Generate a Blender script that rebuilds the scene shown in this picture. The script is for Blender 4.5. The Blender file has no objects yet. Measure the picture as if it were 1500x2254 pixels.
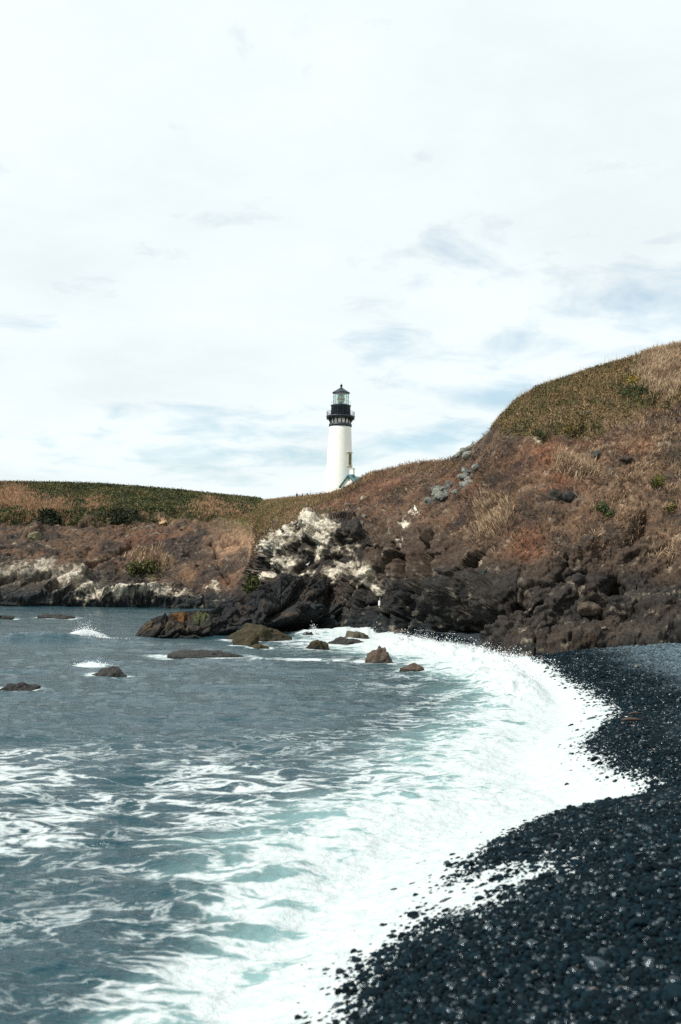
import bpy, math, random
import numpy as np
from mathutils import Vector, Matrix

random.seed(7)
RNG = np.random.default_rng(7)
SC = bpy.context.scene
COL = SC.collection

# ------------------------------------------------------------------ camera
FPX = 2191.0                      # focal length in photo pixels (1500 x 2254)
CAM = np.array([0.0, 0.0, 4.5])   # metres above the sea
PITCH = math.atan(122.0 / FPX)
ROLL = math.radians(1.35)
R0 = np.array([1.0, 0, 0]); U0 = np.array([0, -math.sin(PITCH), math.cos(PITCH)])
FW = np.array([0, math.cos(PITCH), math.sin(PITCH)])
RT = math.cos(ROLL) * R0 + math.sin(ROLL) * U0
UP = -math.sin(ROLL) * R0 + math.cos(ROLL) * U0
cam = bpy.data.cameras.new("camera")
cam.sensor_fit = 'VERTICAL'; cam.sensor_height = 36.0; cam.sensor_width = 24.0
cam.lens = 36.0 * FPX / 2254.0
cam.clip_start = 0.1; cam.clip_end = 30000
cam.dof.use_dof = True; cam.dof.focus_distance = 75.0; cam.dof.aperture_fstop = 1.4
cam_ob = bpy.data.objects.new("camera", cam); COL.objects.link(cam_ob)
cam_ob.matrix_world = Matrix(((RT[0], UP[0], -FW[0], CAM[0]), (RT[1], UP[1], -FW[1], CAM[1]),
                              (RT[2], UP[2], -FW[2], CAM[2]), (0, 0, 0, 1)))
SC.camera = cam_ob

# ------------------------------------------------------------------ light
SUN_DIR = Vector((-0.74, -0.36, 0.95)).normalized()
SUN_EL = math.asin(SUN_DIR.z); SUN_ROT = math.atan2(SUN_DIR.x, SUN_DIR.y)
world = bpy.data.worlds.new("World"); SC.world = world; world.use_nodes = True
wn = world.node_tree; wn.nodes.clear()
def W(t, **k):
    n = wn.nodes.new(t)
    for a, b in k.items(): setattr(n, a, b)
    return n
def wl(a, b): wn.links.new(a, b)
SKY_SEED = 47.9
w_tc = W('ShaderNodeTexCoord'); w_sep = W('ShaderNodeSeparateXYZ'); wl(w_tc.outputs['Generated'], w_sep.inputs[0])
w_mx = W('ShaderNodeMath', operation='MAXIMUM'); wl(w_sep.outputs[2], w_mx.inputs[0]); w_mx.inputs[1].default_value = 0
w_ad = W('ShaderNodeMath', operation='ADD'); wl(w_mx.outputs[0], w_ad.inputs[0]); w_ad.inputs[1].default_value = 0.15
w_dx = W('ShaderNodeMath', operation='DIVIDE'); wl(w_sep.outputs[0], w_dx.inputs[0]); wl(w_ad.outputs[0], w_dx.inputs[1])
w_dy = W('ShaderNodeMath', operation='DIVIDE'); wl(w_sep.outputs[1], w_dy.inputs[0]); wl(w_ad.outputs[0], w_dy.inputs[1])
w_cb = W('ShaderNodeCombineXYZ'); w_sx = W('ShaderNodeMath', operation='SUBTRACT'); wl(w_dx.outputs[0], w_sx.inputs[0]); w_sx.inputs[1].default_value = 0.25; wl(w_sx.outputs[0], w_cb.inputs[0]); w_sh = W('ShaderNodeMath', operation='SUBTRACT'); wl(w_dy.outputs[0], w_sh.inputs[0]); w_sh.inputs[1].default_value = 1.0; wl(w_sh.outputs[0], w_cb.inputs[1])
w_cb.inputs[2].default_value = SKY_SEED
w_n1 = W('ShaderNodeTexNoise'); w_n1.inputs['Scale'].default_value = 3.3; w_n1.inputs['Detail'].default_value = 9
w_n1.inputs['Roughness'].default_value = 0.6; w_n1.inputs['Distortion'].default_value = 0.35; wl(w_cb.outputs[0], w_n1.inputs['Vector'])
w_n2 = W('ShaderNodeTexNoise'); w_n2.inputs['Scale'].default_value = 0.65; w_n2.inputs['Detail'].default_value = 3
wl(w_cb.outputs[0], w_n2.inputs['Vector'])
w_mm = W('ShaderNodeMath', operation='MULTIPLY_ADD'); wl(w_n2.outputs['Fac'], w_mm.inputs[0]); w_mm.inputs[1].default_value = 0.9
wl(w_n1.outputs['Fac'], w_mm.inputs[2])
w_rp = W('ShaderNodeValToRGB'); wl(w_mm.outputs[0], w_rp.inputs[0])
w_rp.color_ramp.elements[0].position = 0.70; w_rp.color_ramp.elements[0].color = (0.48, 0.48, 0.48, 1)
w_rp.color_ramp.elements[1].position = 0.95; w_rp.color_ramp.elements[1].color = (1, 1, 1, 1)
w_sky = W('ShaderNodeTexSky', sky_type='NISHITA', sun_disc=False, sun_elevation=SUN_EL, sun_rotation=SUN_ROT)
w_sky.air_density = 1.0; w_sky.dust_density = 1.0; w_sky.ozone_density = 1.0
w_tn = W('ShaderNodeMix', data_type='RGBA', blend_type='MULTIPLY'); w_tn.inputs[0].default_value = 1.0; w_tn.inputs[7].default_value = (0.70, 1.08, 1.12, 1); wl(w_sky.outputs[0], w_tn.inputs[6])
w_b1 = W('ShaderNodeBackground'); wl(w_tn.outputs[2], w_b1.inputs[0]); w_b1.inputs[1].default_value = 0.12
w_b2 = W('ShaderNodeBackground'); w_b2.inputs[0].default_value = (0.905, 0.985, 1.0, 1)
w_n3 = W('ShaderNodeTexNoise'); w_n3.inputs['Scale'].default_value = 1.1; w_n3.inputs['Detail'].default_value = 7; w_n3.inputs['Roughness'].default_value = 0.62; wl(w_cb.outputs[0], w_n3.inputs['Vector'])
w_m3 = W('ShaderNodeMapRange'); wl(w_n3.outputs['Fac'], w_m3.inputs['Value'])
for _k, _x in zip(('From Min', 'From Max', 'To Min', 'To Max'), (0.36, 0.58, 0.92, 1.02)): w_m3.inputs[_k].default_value = _x
wl(w_m3.outputs[0], w_b2.inputs[1])
w_mix = W('ShaderNodeMixShader'); wl(w_rp.outputs[0], w_mix.inputs[0]); wl(w_b1.outputs[0], w_mix.inputs[1]); wl(w_b2.outputs[0], w_mix.inputs[2])
w_out = W('ShaderNodeOutputWorld'); wl(w_mix.outputs[0], w_out.inputs[0])
sun = bpy.data.lights.new("sun", 'SUN'); sun.energy = 4.9; sun.angle = math.radians(0.8); sun.color = (1.0, 0.95, 0.87)
sun_ob = bpy.data.objects.new("sun", sun); COL.objects.link(sun_ob)
sun_ob.rotation_euler = SUN_DIR.to_track_quat('Z', 'Y').to_euler()
SC.view_settings.view_transform = 'Standard'; SC.view_settings.look = 'None'
SC.view_settings.exposure = 0.04; SC.view_settings.gamma = 1.0; SC.view_settings.use_curve_mapping = False
SC.cycles.use_denoising = False; SC.cycles.sample_clamp_indirect = 3.0; SC.cycles.sample_clamp_direct = 6.0
SC.cycles.max_bounces = 6; SC.cycles.diffuse_bounces = 3; SC.cycles.glossy_bounces = 3; SC.cycles.transparent_max_bounces = 12
SC.cycles.caustics_reflective = False; SC.cycles.caustics_refractive = False

# ------------------------------------------------------------------ pixel <-> world
def ray(u, v):
    u = np.asarray(u, float); v = np.asarray(v, float)
    return FW + ((u - 750) / FPX)[..., None] * RT + ((1127 - v) / FPX)[..., None] * UP
def at_y(u, v, Y):
    d = ray(u, v); return CAM + d * (np.asarray(Y, float) / d[..., 1])[..., None]
def at_z(u, v, z):
    d = ray(u, v); return CAM + d * ((np.asarray(z, float) - CAM[2]) / d[..., 2])[..., None]
def proj(P):
    q = P - CAM; f = q @ FW
    return 750 + FPX * (q @ RT) / f, 1127 - FPX * (q @ UP) / f

# ------------------------------------------------------------------ noise
_g = np.random.default_rng(11)
PERM = np.concatenate([_g.permutation(256)] * 3).astype(np.int64)
GRAD = _g.normal(size=(256, 3)); GRAD /= np.linalg.norm(GRAD, axis=1)[:, None]
GRAD = GRAD.astype(np.float32)
def pnoise(p):
    p = np.asarray(p, np.float32); i = np.floor(p).astype(np.int64); f = p - i; i &= 255
    w = f * f * f * (f * (f * 6 - 15) + 10)
    r = np.zeros(len(p), np.float32)
    for dx in (0, 1):
        wx = w[:, 0] if dx else 1 - w[:, 0]
        hx = PERM[(i[:, 0] + dx) & 255]
        for dy in (0, 1):
            wy = w[:, 1] if dy else 1 - w[:, 1]
            hy = PERM[hx + ((i[:, 1] + dy) & 255)]
            for dz in (0, 1):
                wz = w[:, 2] if dz else 1 - w[:, 2]
                g = GRAD[PERM[hy + ((i[:, 2] + dz) & 255)]]
                r += wx * wy * wz * (g[:, 0] * (f[:, 0] - dx) + g[:, 1] * (f[:, 1] - dy) + g[:, 2] * (f[:, 2] - dz))
    return r * 1.5
def fbm(p, o=4, gain=0.5):
    r = 0; a = 1.0; s = 0; p = np.asarray(p, np.float32)
    for k in range(o):
        r = r + a * pnoise(p + 17.3 * k); s += a; a *= gain; p = p * 2.03
    return r / s * 1.4
def ridged(p, o=4, gain=0.5):
    r = 0; a = 1.0; s = 0; p = np.asarray(p, np.float32)
    for k in range(o):
        r = r + a * (1 - 2.2 * np.abs(pnoise(p + 31.7 * k))); s += a; a *= gain; p = p * 2.03
    return r / s
def cells(p, seed=0):
    """F1, F2 distance and cell id of a jittered grid"""
    p = np.asarray(p, np.float32); i = np.floor(p).astype(np.int64)
    f1 = np.full(len(p), 9.0, np.float32); f2 = f1.copy(); cid = np.zeros(len(p), np.int64); off = np.zeros((len(p), 3), np.float32)
    for dx in (-1, 0, 1):
        for dy in (-1, 0, 1):
            for dz in (-1, 0, 1):
                c = (i + (dx, dy, dz)) & 255
                h = PERM[PERM[PERM[c[:, 0]] + c[:, 1]] + c[:, 2] + seed]
                q = i + (dx, dy, dz) + 0.5 + 0.42 * GRAD[h] - p
                d = np.sqrt((q * q).sum(1))
                lt = d < f1
                f2 = np.where(lt, f1, np.minimum(f2, d)); cid = np.where(lt, h, cid); f1 = np.where(lt, d, f1); off[lt] = q[lt]
    return f1, f2, cid, (off * GRAD[(cid + 91) & 255]).sum(1)
def sstep(a, b, x):
    t = np.clip((x - a) / (b - a), 0, 1); return t * t * (3 - 2 * t)
def smooth(a, k, axis):
    ker = np.exp(-0.5 * (np.arange(-2 * k, 2 * k + 1) / k) ** 2); ker /= ker.sum()
    pad = [(0, 0)] * a.ndim; pad[axis] = (2 * k, 2 * k)
    b = np.pad(a, pad, mode='edge')
    out = np.zeros_like(a)
    n = a.shape[axis]
    for j, w in enumerate(ker):
        sl = [slice(None)] * a.ndim; sl[axis] = slice(j, j + n); out += w * b[tuple(sl)]
    return out
def lin(c):   # sRGB 0-255 -> linear
    c = np.array(c, float) / 255; return np.where(c < .04045, c / 12.92, ((c + .055) / 1.055) ** 2.4)

# ------------------------------------------------------------------ mesh helpers
def tag(o, label=None, cat=None, group=None, kind=None):
    if label: o['label'] = label
    if cat: o['category'] = cat
    if group: o['group'] = group
    if kind: o['kind'] = kind
    return o
def link(o, parent=None):
    COL.objects.link(o)
    if parent is not None: o.parent = parent
    return o
def empty(name, loc=(0, 0, 0), rz=0):
    o = bpy.data.objects.new(name, None); o.location = loc; o.rotation_euler = (0, 0, rz); o.empty_display_size = 0.3
    return link(o)
def np_mesh(name, V, F, smooth_=True, cols=None, attrs=None):
    V = np.asarray(V, np.float32); F = np.asarray(F, np.int32); n = F.shape[1]
    m = bpy.data.meshes.new(name)
    m.vertices.add(len(V)); m.vertices.foreach_set('co', V.ravel())
    m.loops.add(F.size); m.loops.foreach_set('vertex_index', F.ravel())
    m.polygons.add(len(F)); m.polygons.foreach_set('loop_start', np.arange(0, F.size, n, dtype=np.int32))
    m.polygons.foreach_set('use_smooth', np.full(len(F), smooth_))
    if cols is not None:
        a = m.color_attributes.new('col', 'FLOAT_COLOR', 'POINT')
        c = np.ones((len(V), 4), np.float32); c[:, :3] = cols; a.data.foreach_set('color', c.ravel())
    for k, x in (attrs or {}).items():
        a = m.attributes.new(k, 'FLOAT', 'POINT'); a.data.foreach_set('value', np.asarray(x, np.float32))
    m.update(calc_edges=True); m.validate()
    return m
def mesh_ob(name, m, mat, parent=None):
    o = bpy.data.objects.new(name, m)
    if mat: m.materials.clear(); m.materials.append(mat)
    return link(o, parent)
def grid_faces(nr, nc):
    i = np.arange(nr * nc).reshape(nr, nc)
    return np.stack([i[:-1, :-1], i[:-1, 1:], i[1:, 1:], i[1:, :-1]], -1).reshape(-1, 4)
class MB:
    """collects boxes, tubes and lathes into one mesh"""
    def __init__(s): s.v = []; s.f = []
    def add(s, V, F):
        o = len(s.v); s.v += [tuple(x) for x in V]; s.f += [tuple(i + o for i in f) for f in F]; return s
    def box(s, x0, x1, y0, y1, z0, z1, M=None):
        V = [Vector((x, y, z)) for x in (x0, x1) for y in (y0, y1) for z in (z0, z1)]
        if M is not None: V = [M @ v for v in V]
        return s.add(V, [(0, 1, 3, 2), (4, 6, 7, 5), (0, 4, 5, 1), (2, 3, 7, 6), (0, 2, 6, 4), (1, 5, 7, 3)])
    def tube(s, pts, r, n=6):
        pts = [Vector(p) for p in pts]; rs = r if isinstance(r, (list, tuple)) else [r] * len(pts)
        V = []; F = []
        for k, p in enumerate(pts):
            t = (pts[min(k + 1, len(pts) - 1)] - pts[max(k - 1, 0)]).normalized()
            a = t.orthogonal().normalized() if abs(t.z) > .9 else Vector((0, 0, 1)).cross(t).normalized()
            b = t.cross(a)
            V += [p + (a * math.cos(6.2832 * j / n) + b * math.sin(6.2832 * j / n)) * rs[k] for j in range(n)]
        for k in range(len(pts) - 1):
            for j in range(n):
                F.append((k * n + j, k * n + (j + 1) % n, (k + 1) * n + (j + 1) % n, (k + 1) * n + j))
        F += [tuple(range(n - 1, -1, -1)), tuple(range((len(pts) - 1) * n, len(pts) * n))]
        return s.add(V, F)
    def lathe(s, prof, n=48, cap=True):
        V = [(r * math.cos(6.28318531 * j / n), r * math.sin(6.28318531 * j / n), z) for r, z in prof for j in range(n)]
        F = [(k * n + j, k * n + (j + 1) % n, (k + 1) * n + (j + 1) % n, (k + 1) * n + j) for k in range(len(prof) - 1) for j in range(n)]
        if cap: F += [tuple(range(n - 1, -1, -1)), tuple(range((len(prof) - 1) * n, len(prof) * n))]
        return s.add(V, F)
    def build(s, name, mat, parent=None, sm=False):
        m = bpy.data.meshes.new(name); m.from_pydata(s.v, [], s.f); m.update()
        if sm: m.shade_smooth() if hasattr(m, 'shade_smooth') else None
        return mesh_ob(name, m, mat, parent)

# ------------------------------------------------------------------ materials
def nmat(name):
    m = bpy.data.materials.new(name); m.use_nodes = True; t = m.node_tree
    b = t.nodes['Principled BSDF']
    def N(ty, **k):
        n = t.nodes.new(ty)
        for a, x in k.items(): setattr(n, a, x)
        return n
    return m, t, b, N, (lambda a, c: t.links.new(a, c))
def noise(N, L, vec, scale, detail=4, rough=0.55, dist=0.0):
    n = N('ShaderNodeTexNoise'); n.inputs['Scale'].default_value = scale; n.inputs['Detail'].default_value = detail
    n.inputs['Roughness'].default_value = rough; n.inputs['Distortion'].default_value = dist
    if vec is not None: L(vec, n.inputs['Vector'])
    return n
def maprange(N, L, x, a, b, c, d, smoothst=False):
    n = N('ShaderNodeMapRange')
    if smoothst: n.interpolation_type = 'SMOOTHSTEP'
    L(x, n.inputs['Value'])
    for k, y in zip(('From Min', 'From Max', 'To Min', 'To Max'), (a, b, c, d)): n.inputs[k].default_value = y
    return n.outputs['Result']
def mixcol(N, L, fac, A, B, mode='MIX'):
    n = N('ShaderNodeMix', data_type='RGBA', blend_type=mode)
    for s, x in ((n.inputs[0], fac), (n.inputs[6], A), (n.inputs[7], B)):
        if hasattr(x, 'links') or hasattr(x, 'is_linked'): L(x, s)
        elif isinstance(x, (int, float)): s.default_value = x
        else: s.default_value = (*x, 1) if len(x) == 3 else x
    return n.outputs[2]
def bump(N, L, b, height, strength, dist):
    n = N('ShaderNodeBump'); n.inputs['Strength'].default_value = strength; n.inputs['Distance'].default_value = dist
    L(height, n.inputs['Height']); L(n.outputs[0], b.inputs['Normal']); return n
def simple(name, col, rough=0.6, metal=0.0, var=0.12, scale=3.0, bmp=0.0, spec=0.5):
    m, t, b, N, L = nmat(name)
    tc = N('ShaderNodeTexCoord'); n = noise(N, L, tc.outputs['Object'], scale, 5)
    f = maprange(N, L, n.outputs['Fac'], 0.3, 0.7, 1 - var, 1 + var)
    c = mixcol(N, L, 1.0, col, f, 'MULTIPLY'); L(c, b.inputs['Base Color'])
    b.inputs['Roughness'].default_value = rough; b.inputs['Metallic'].default_value = metal
    b.inputs['Specular IOR Level'].default_value = spec
    if bmp: bump(N, L, b, n.outputs['Fac'], bmp, 0.02)
    return m

def earth_material(name, fine=5.0):
    m, t, b, N, L = nmat(name)
    tc = N('ShaderNodeTexCoord'); at = N('ShaderNodeAttribute', attribute_name='col')
    n1 = noise(N, L, tc.outputs['Object'], fine, 6, 0.7); n2 = noise(N, L, tc.outputs['Object'], fine * 0.28, 4, 0.6, 0.5)
    f1 = maprange(N, L, n1.outputs['Fac'], 0.3, 0.7, 0.35, 1.55); f2 = maprange(N, L, n2.outputs['Fac'], 0.3, 0.7, 0.72, 1.3)
    c = mixcol(N, L, 1.0, at.outputs['Color'], f1, 'MULTIPLY'); c = mixcol(N, L, 1.0, c, f2, 'MULTIPLY')
    L(c, b.inputs['Base Color']); b.inputs['Roughness'].default_value = 0.9; b.inputs['Specular IOR Level'].default_value = 0.25
    bump(N, L, b, n1.outputs['Fac'], 0.9, 0.10)
    return m
M_EARTH = earth_material('headland_earth', 5.0)
M_ROCK = earth_material('wet_rock', 7.0)
def blade_material(name):
    m, t, b, N, L = nmat(name)
    at = N('ShaderNodeAttribute', attribute_name='col')
    L(at.outputs['Color'], b.inputs['Base Color']); b.inputs['Roughness'].default_value = 0.75
    b.inputs['Specular IOR Level'].default_value = 0.2
    return m
M_BLADE = blade_material('plant_fibre')

# ------------------------------------------------------------------ shoreline and beach shape
shore_px = [(690, 2250), (770, 2135), (850, 2060), (900, 1990), (985, 1900), (1090, 1832), (1205, 1785), (1300, 1768), (1390, 1748),
            (1345, 1722), (1290, 1690), (1255, 1640), (1290, 1605), (1325, 1572), (1290, 1530), (1240, 1498), (1180, 1455), (1090, 1428),
            (1000, 1418), (920, 1404)]
_a = np.array(shore_px, float); _s = at_z(_a[:, 0], _a[:, 1], 0.5)[:, :2]
SHORE = np.vstack([[(-40, -14), (-16, -4), (-7, 1.5), (-2.2, 5.6)], _s, [(3.6, 62.0), (3.0, 75), (0, 200)]])
def resample(P, per=5):
    out = []
    for k in range(len(P) - 1):
        p0, p1, p2, p3 = P[max(k - 1, 0)], P[k], P[k + 1], P[min(k + 2, len(P) - 1)]
        L_ = np.linalg.norm(p2 - p1)
        m1 = (p2 - p0) * 0.5; m2 = (p3 - p1) * 0.5
        for m in (m1, m2):
            q = np.linalg.norm(m)
            if q > L_: m *= L_ / q
        for t in np.arange(per) / per:
            out.append((2*t**3-3*t*t+1)*p1 + (t**3-2*t*t+t)*m1 + (-2*t**3+3*t*t)*p2 + (t**3-t*t)*m2)
    out.append(P[-1]); return np.array(out)
SHORE_F = resample(SHORE, 5)
def shore_dist(XY):
    """signed distance to the wash edge, positive on the sea side"""
    A = SHORE_F[:-1]; D = SHORE_F[1:] - A; LL = (D * D).sum(1)
    res = np.empty(len(XY))
    for s in range(0, len(XY), 40000):
        P = XY[s:s + 40000]
        q = P[:, None, :] - A[None]
        t = np.clip((q * D).sum(2) / LL, 0, 1)
        r = q - t[..., None] * D
        d2 = (r * r).sum(2); k = d2.argmin(1); ii = np.arange(len(P))
        cr = D[k, 0] * q[ii, k, 1] - D[k, 1] * q[ii, k, 0]
        res[s:s + 40000] = np.sqrt(d2[ii, k]) * np.where(cr > 0, 1, -1)
    return res
POCKET = at_z(np.array([1040.]), np.array([1958.]), 0.7)[0][:2]     # hollow in the cobbles that holds foam
def p3(XY, z=0.0): return np.column_stack([XY, np.full(len(XY), z)])
def pocket(XY):
    q = XY - POCKET; a = np.array([0.86, 0.51])
    l = q @ a; n = q @ np.array([0.51, -0.86])
    return np.exp(-(l / 1.15) ** 2 - (n / 0.85) ** 2) * np.clip(.75 + .9 * fbm(p3(XY * 1.7, 3), 3), 0, 1.1)
def beach_z(XY, d):
    Y = XY[:, 1]
    k = sstep(15, 36, Y); s = 0.40 + (0.19 - 0.40) * k; H = 3.4 + (1.7 - 3.4) * k
    land = 0.42 + H * (1 - np.exp(-np.maximum(-d, 0) * s / H))
    sea = 0.42 - 0.32 * np.maximum(d, 0)
    z = np.where(d < 0, land, sea)
    z = z + 0.10 * fbm(p3(XY * 0.35), 3) * sstep(-0.3, -3, d) + 0.03 * fbm(p3(XY * 1.3, 4), 2)
    return np.maximum(z, -1.5) - 0.05 * pocket(XY)

# ------------------------------------------------------------------ headland
CU = [-900, -300, 0, 150, 300, 450, 520, 560, 597, 680, 760, 840, 920, 1000, 1060, 1100, 1140, 1180, 1280, 1380, 1500, 1700, 2100]
R1v = [1310, 1326, 1335, 1337, 1339, 1341, 1345, 1352, 1358, 1366, 1380, 1393, 1400, 1408, 1412, 1416, 1418, 1418, 1414, 1408, 1396, 1380, 1350]
R1Y = [90, 93, 95, 97, 98.5, 99.6, 97, 93, 76, 72.5, 69.5, 65.5, 61.5, 57, 52, 49.5, 48.5, 48, 47.3, 47, 46.5, 45, 42]
R2v = [1245, 1248, 1250, 1255, 1290, 1300, 1300, 1290, 1270, 1260, 1275, 1290, 1290, 1300, 1320, 1335, 1345, 1345, 1340, 1325, 1310, 1300, 1290]
R2d = [5, 5, 5, 4, 3.5, 3, 3, 3, 3, 2.5, 2.5, 2.2, 2, 1.8, 1.8, 2, 2.4, 2.6, 2.8, 2.8, 2.8, 3, 3.5]
R3v = [1190, 1190, 1190, 1200, 1220, 1220, 1220, 1210, 1170, 1150, 1150, 1170, 1180, 1180, 1200, 1200, 1200, 1190, 1190, 1180, 1170, 1150, 1130]
R3Y = [103, 105, 106, 107, 109, 111, 108, 104, 81.5, 78.5, 75, 71, 67, 63, 58.5, 55.7, 54.3, 53.8, 53.3, 53.2, 53, 52, 51]
R4v = [1145, 1145, 1148, 1150, 1145, 1142, 1150, 1150, 1130, 1120, 1108, 1100, 1090, 1090, 1080, 1060, 1040, 1010, 1000, 980, 960, 930, 900]
R4Y = [113, 114, 115, 116, 118, 121, 119, 116, 97, 91, 86, 80.5, 76, 70, 65, 62, 61, 60, 60, 60, 60.5, 60, 60]
SKY = [(-900, 1050), (-300, 1061), (0, 1067), (100, 1068), (200, 1070), (300, 1077), (400, 1085), (480, 1094), (540, 1100), (575, 1104), (610, 1101),
       (650, 1097), (690, 1092), (727, 1087), (753, 1079), (777, 1066), (807, 1045), (840, 1036), (900, 1021), (960, 1015), (1000, 1011),
       (1020, 997), (1060, 965), (1088, 941), (1100, 926), (1140, 884), (1172, 866), (1181, 857), (1240, 838), (1300, 817), (1380, 795),
       (1440, 777), (1500, 763), (1700, 722), (2100, 650)]
R5Y = [133, 135, 137, 139, 141, 144, 147, 141, 122, 112, 103, 95, 88, 79, 72, 69.5, 69, 68.5, 70, 71, 72, 73, 75]
hu = np.concatenate([np.linspace(-900, -10, 46), np.linspace(0, 1500, 860), np.linspace(1512, 2100, 46)])
sk = np.array(SKY, float)
def cint(vals): return smooth(np.interp(hu, CU, vals)[:, None], 9, 0)[:, 0]
v1, v2, v3, v4 = cint(R1v), cint(R2v), cint(R3v), cint(R4v); v5 = np.interp(hu, sk[:, 0], sk[:, 1])
Y1 = cint(R1Y); Y2 = Y1 + cint(R2d); Y3 = cint(R3Y); Y4 = cint(R4Y); Y5 = cint(R5Y)
K1 = at_y(hu, v1, Y1); K2 = at_y(hu, v2, Y2); K3 = at_y(hu, v3, Y3); K4 = at_y(hu, v4, Y4); K5 = at_y(hu, v5, Y5)
K0 = K1.copy(); K0[:, 2] -= 2.5; K0[:, 1] -= 0.6
def back(P, Y, z):
    s = Y / P[:, 1]; Q = P.copy(); Q[:, 0] *= s; Q[:, 1] = Y; Q[:, 2] = z; return Q
K6 = back(K5, K5[:, 1] + 18, K5[:, 2] + 0.7)
z7 = np.interp(hu, [-900, 520, 570, 620, 650, 800, 900, 1000, 1100, 2100], [18, 22.3, 22.8, 24.2, 25, 25, 26, 24, 22, 24])
K7 = back(K5, np.full(len(hu), 300.), z7); K8 = back(K5, np.full(len(hu), 430.), np.full(len(hu), -3.))
segs = [(K0, K1, 10), (K1, K2, 70), (K2, K3, 80), (K3, K4, 70), (K4, K5, 80), (K5, K6, 14), (K6, K7, 24), (K7, K8, 5)]
rows = []
for A, B, n in segs:
    for t in np.arange(n) / n: rows.append(A + (B - A) * t)
rows.append(K8); H = np.array(rows); NR, NC = H.shape[:2]
ROW_CREST = 10 + 70 + 80 + 70 + 80
hs = smooth(H, 5, 0); hs[ROW_CREST - 3:] = H[ROW_CREST - 3:]; hs[ROW_CREST - 16:ROW_CREST - 3] = (
    H[ROW_CREST - 16:ROW_CREST - 3] * np.linspace(0, 1, 13)[:, None, None] + hs[ROW_CREST - 16:ROW_CREST - 3] * np.linspace(1, 0, 13)[:, None, None])
H = hs
du = np.gradient(H, axis=1); dv = np.gradient(H, axis=0)
NM = np.cross(du, dv); NM /= np.linalg.norm(NM, axis=2)[..., None] + 1e-9
NM = smooth(smooth(NM, 6, 0), 6, 1); NM /= np.linalg.norm(NM, axis=2)[..., None] + 1e-9
P = H.reshape(-1, 3); NMf = NM.reshape(-1, 3)
if NMf[:, 1].mean() > 0: NMf = -NMf
hU, hV = proj(P)
rowi = np.repeat(np.arange(NR), NC)
front = rowi <= ROW_CREST
def seg_d(U_, V_, pts):
    d = np.full(len(U_), 1e9); tt = np.zeros(len(U_))
    for (a, b), (c, e) in zip(pts[:-1], pts[1:]):
        L2 = (c - a) ** 2 + (e - b) ** 2 + 1e-9
        t = np.clip(((U_ - a) * (c - a) + (V_ - b) * (e - b)) / L2, 0, 1)
        q = np.hypot(U_ - a - t * (c - a), V_ - b - t * (e - b)); d = np.minimum(d, q)
    return d
def strokes(U_, V_, P_, lst):
    """sculpting strokes: (points, half width in px, depth in m); uneven along noise"""
    D = np.zeros(len(U_))
    wob = 7 * fbm(P_ * 0.7, 3); wob2 = 7 * fbm(P_ * 0.7 + 50, 3)
    for pts, w, dep in lst:
        xs = [p[0] for p in pts]; ys = [p[1] for p in pts]
        m = (U_ > min(xs) - 3 * w - 10) & (U_ < max(xs) + 3 * w + 10) & (V_ > min(ys) - 3 * w - 10) & (V_ < max(ys) + 3 * w + 10)
        if not m.any(): continue
        if len(pts) == 1: q = np.hypot(U_[m] + wob[m] - pts[0][0], V_[m] + wob2[m] - pts[0][1])
        else: q = seg_d(U_[m] + wob[m], V_[m] + wob2[m], pts)
        D[m] += dep * np.exp(-(q / w) ** 2)
    return D
def blob(U_, V_, lst):
    r = np.zeros(len(U_))
    for (a, b, ru, rv, s) in lst:
        r = np.maximum(r, s * np.exp(-(((U_ - a) / ru) ** 2 + ((V_ - b) / rv) ** 2)))
    return r
n_lo = fbm(P * 0.16, 4); n_mid = fbm(P * 0.55 + 9, 4); n_hi = fbm(P * 2.1 + 5, 4)
wU = hU + 26 * n_mid + 14 * n_hi; wV = hV + 14 * fbm(P * 0.5 + 40, 4) + 8 * fbm(P * 2.0 + 70, 3)
# which part of the slope is bare rock
rock_line = np.interp(hU, [-900, 0, 120, 230, 300, 420, 520, 570, 600, 650, 760, 830, 900, 960, 1040, 1100, 1200, 1300, 1400, 1500, 2100],
                      [1235, 1238, 1240, 1262, 1285, 1290, 1290, 1230, 1170, 1140, 1130, 1135, 1150, 1165, 1200, 1235, 1235, 1215, 1200, 1190, 1180])
rock = sstep(-22, 22, wV - rock_line)
rock = np.maximum(rock, blob(wU, wV, [(975, 1085, 50, 26, .8), (1250, 1098, 45, 22, .6), (1130, 960, 45, 18, .6), (80, 1195, 110, 12, .5), (430, 1225, 60, 25, .5)]))
# coordinates tilted along the strata that climb to the right
ca, sa = math.cos(math.radians(33)), math.sin(math.radians(33))
def strata(P_, ls, ns): return np.column_stack([(P_[:, 0] * ca + P_[:, 2] * sa) / ls, P_[:, 1] / ls, (-P_[:, 0] * sa + P_[:, 2] * ca) / ns])
wq = np.column_stack([pnoise(P * .45), pnoise(P * .45 + 31), pnoise(P * .45 + 57)])
f1, f2, cid, tl = cells(strata(P + 0.6 * wq, 2.7, 2.3))
blocks = (GRAD[cid, 0] * 0.60 + 0.9 * tl) * sstep(0.0, 0.10, f2 - f1) - 0.45 * (1 - sstep(0.0, 0.09, f2 - f1))
big = 0.8 * fbm(strata(P, 8, 6), 3)
amp = sstep(0, 4, np.abs(rowi - ROW_CREST)) * np.where(front, 1, 0.3)
near_crest = np.clip((ROW_CREST - rowi) / 60.0, 0.12, 1)
sc = np.clip(P[:, 1] / 70, 0.8, 1.4)
rgt = sstep(1040, 1120, hU); lft = np.where(hU < 560, .62 + .38 * sstep(540, 560, hU), 1)
fade = np.where(front, near_crest, 0.15)
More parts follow.
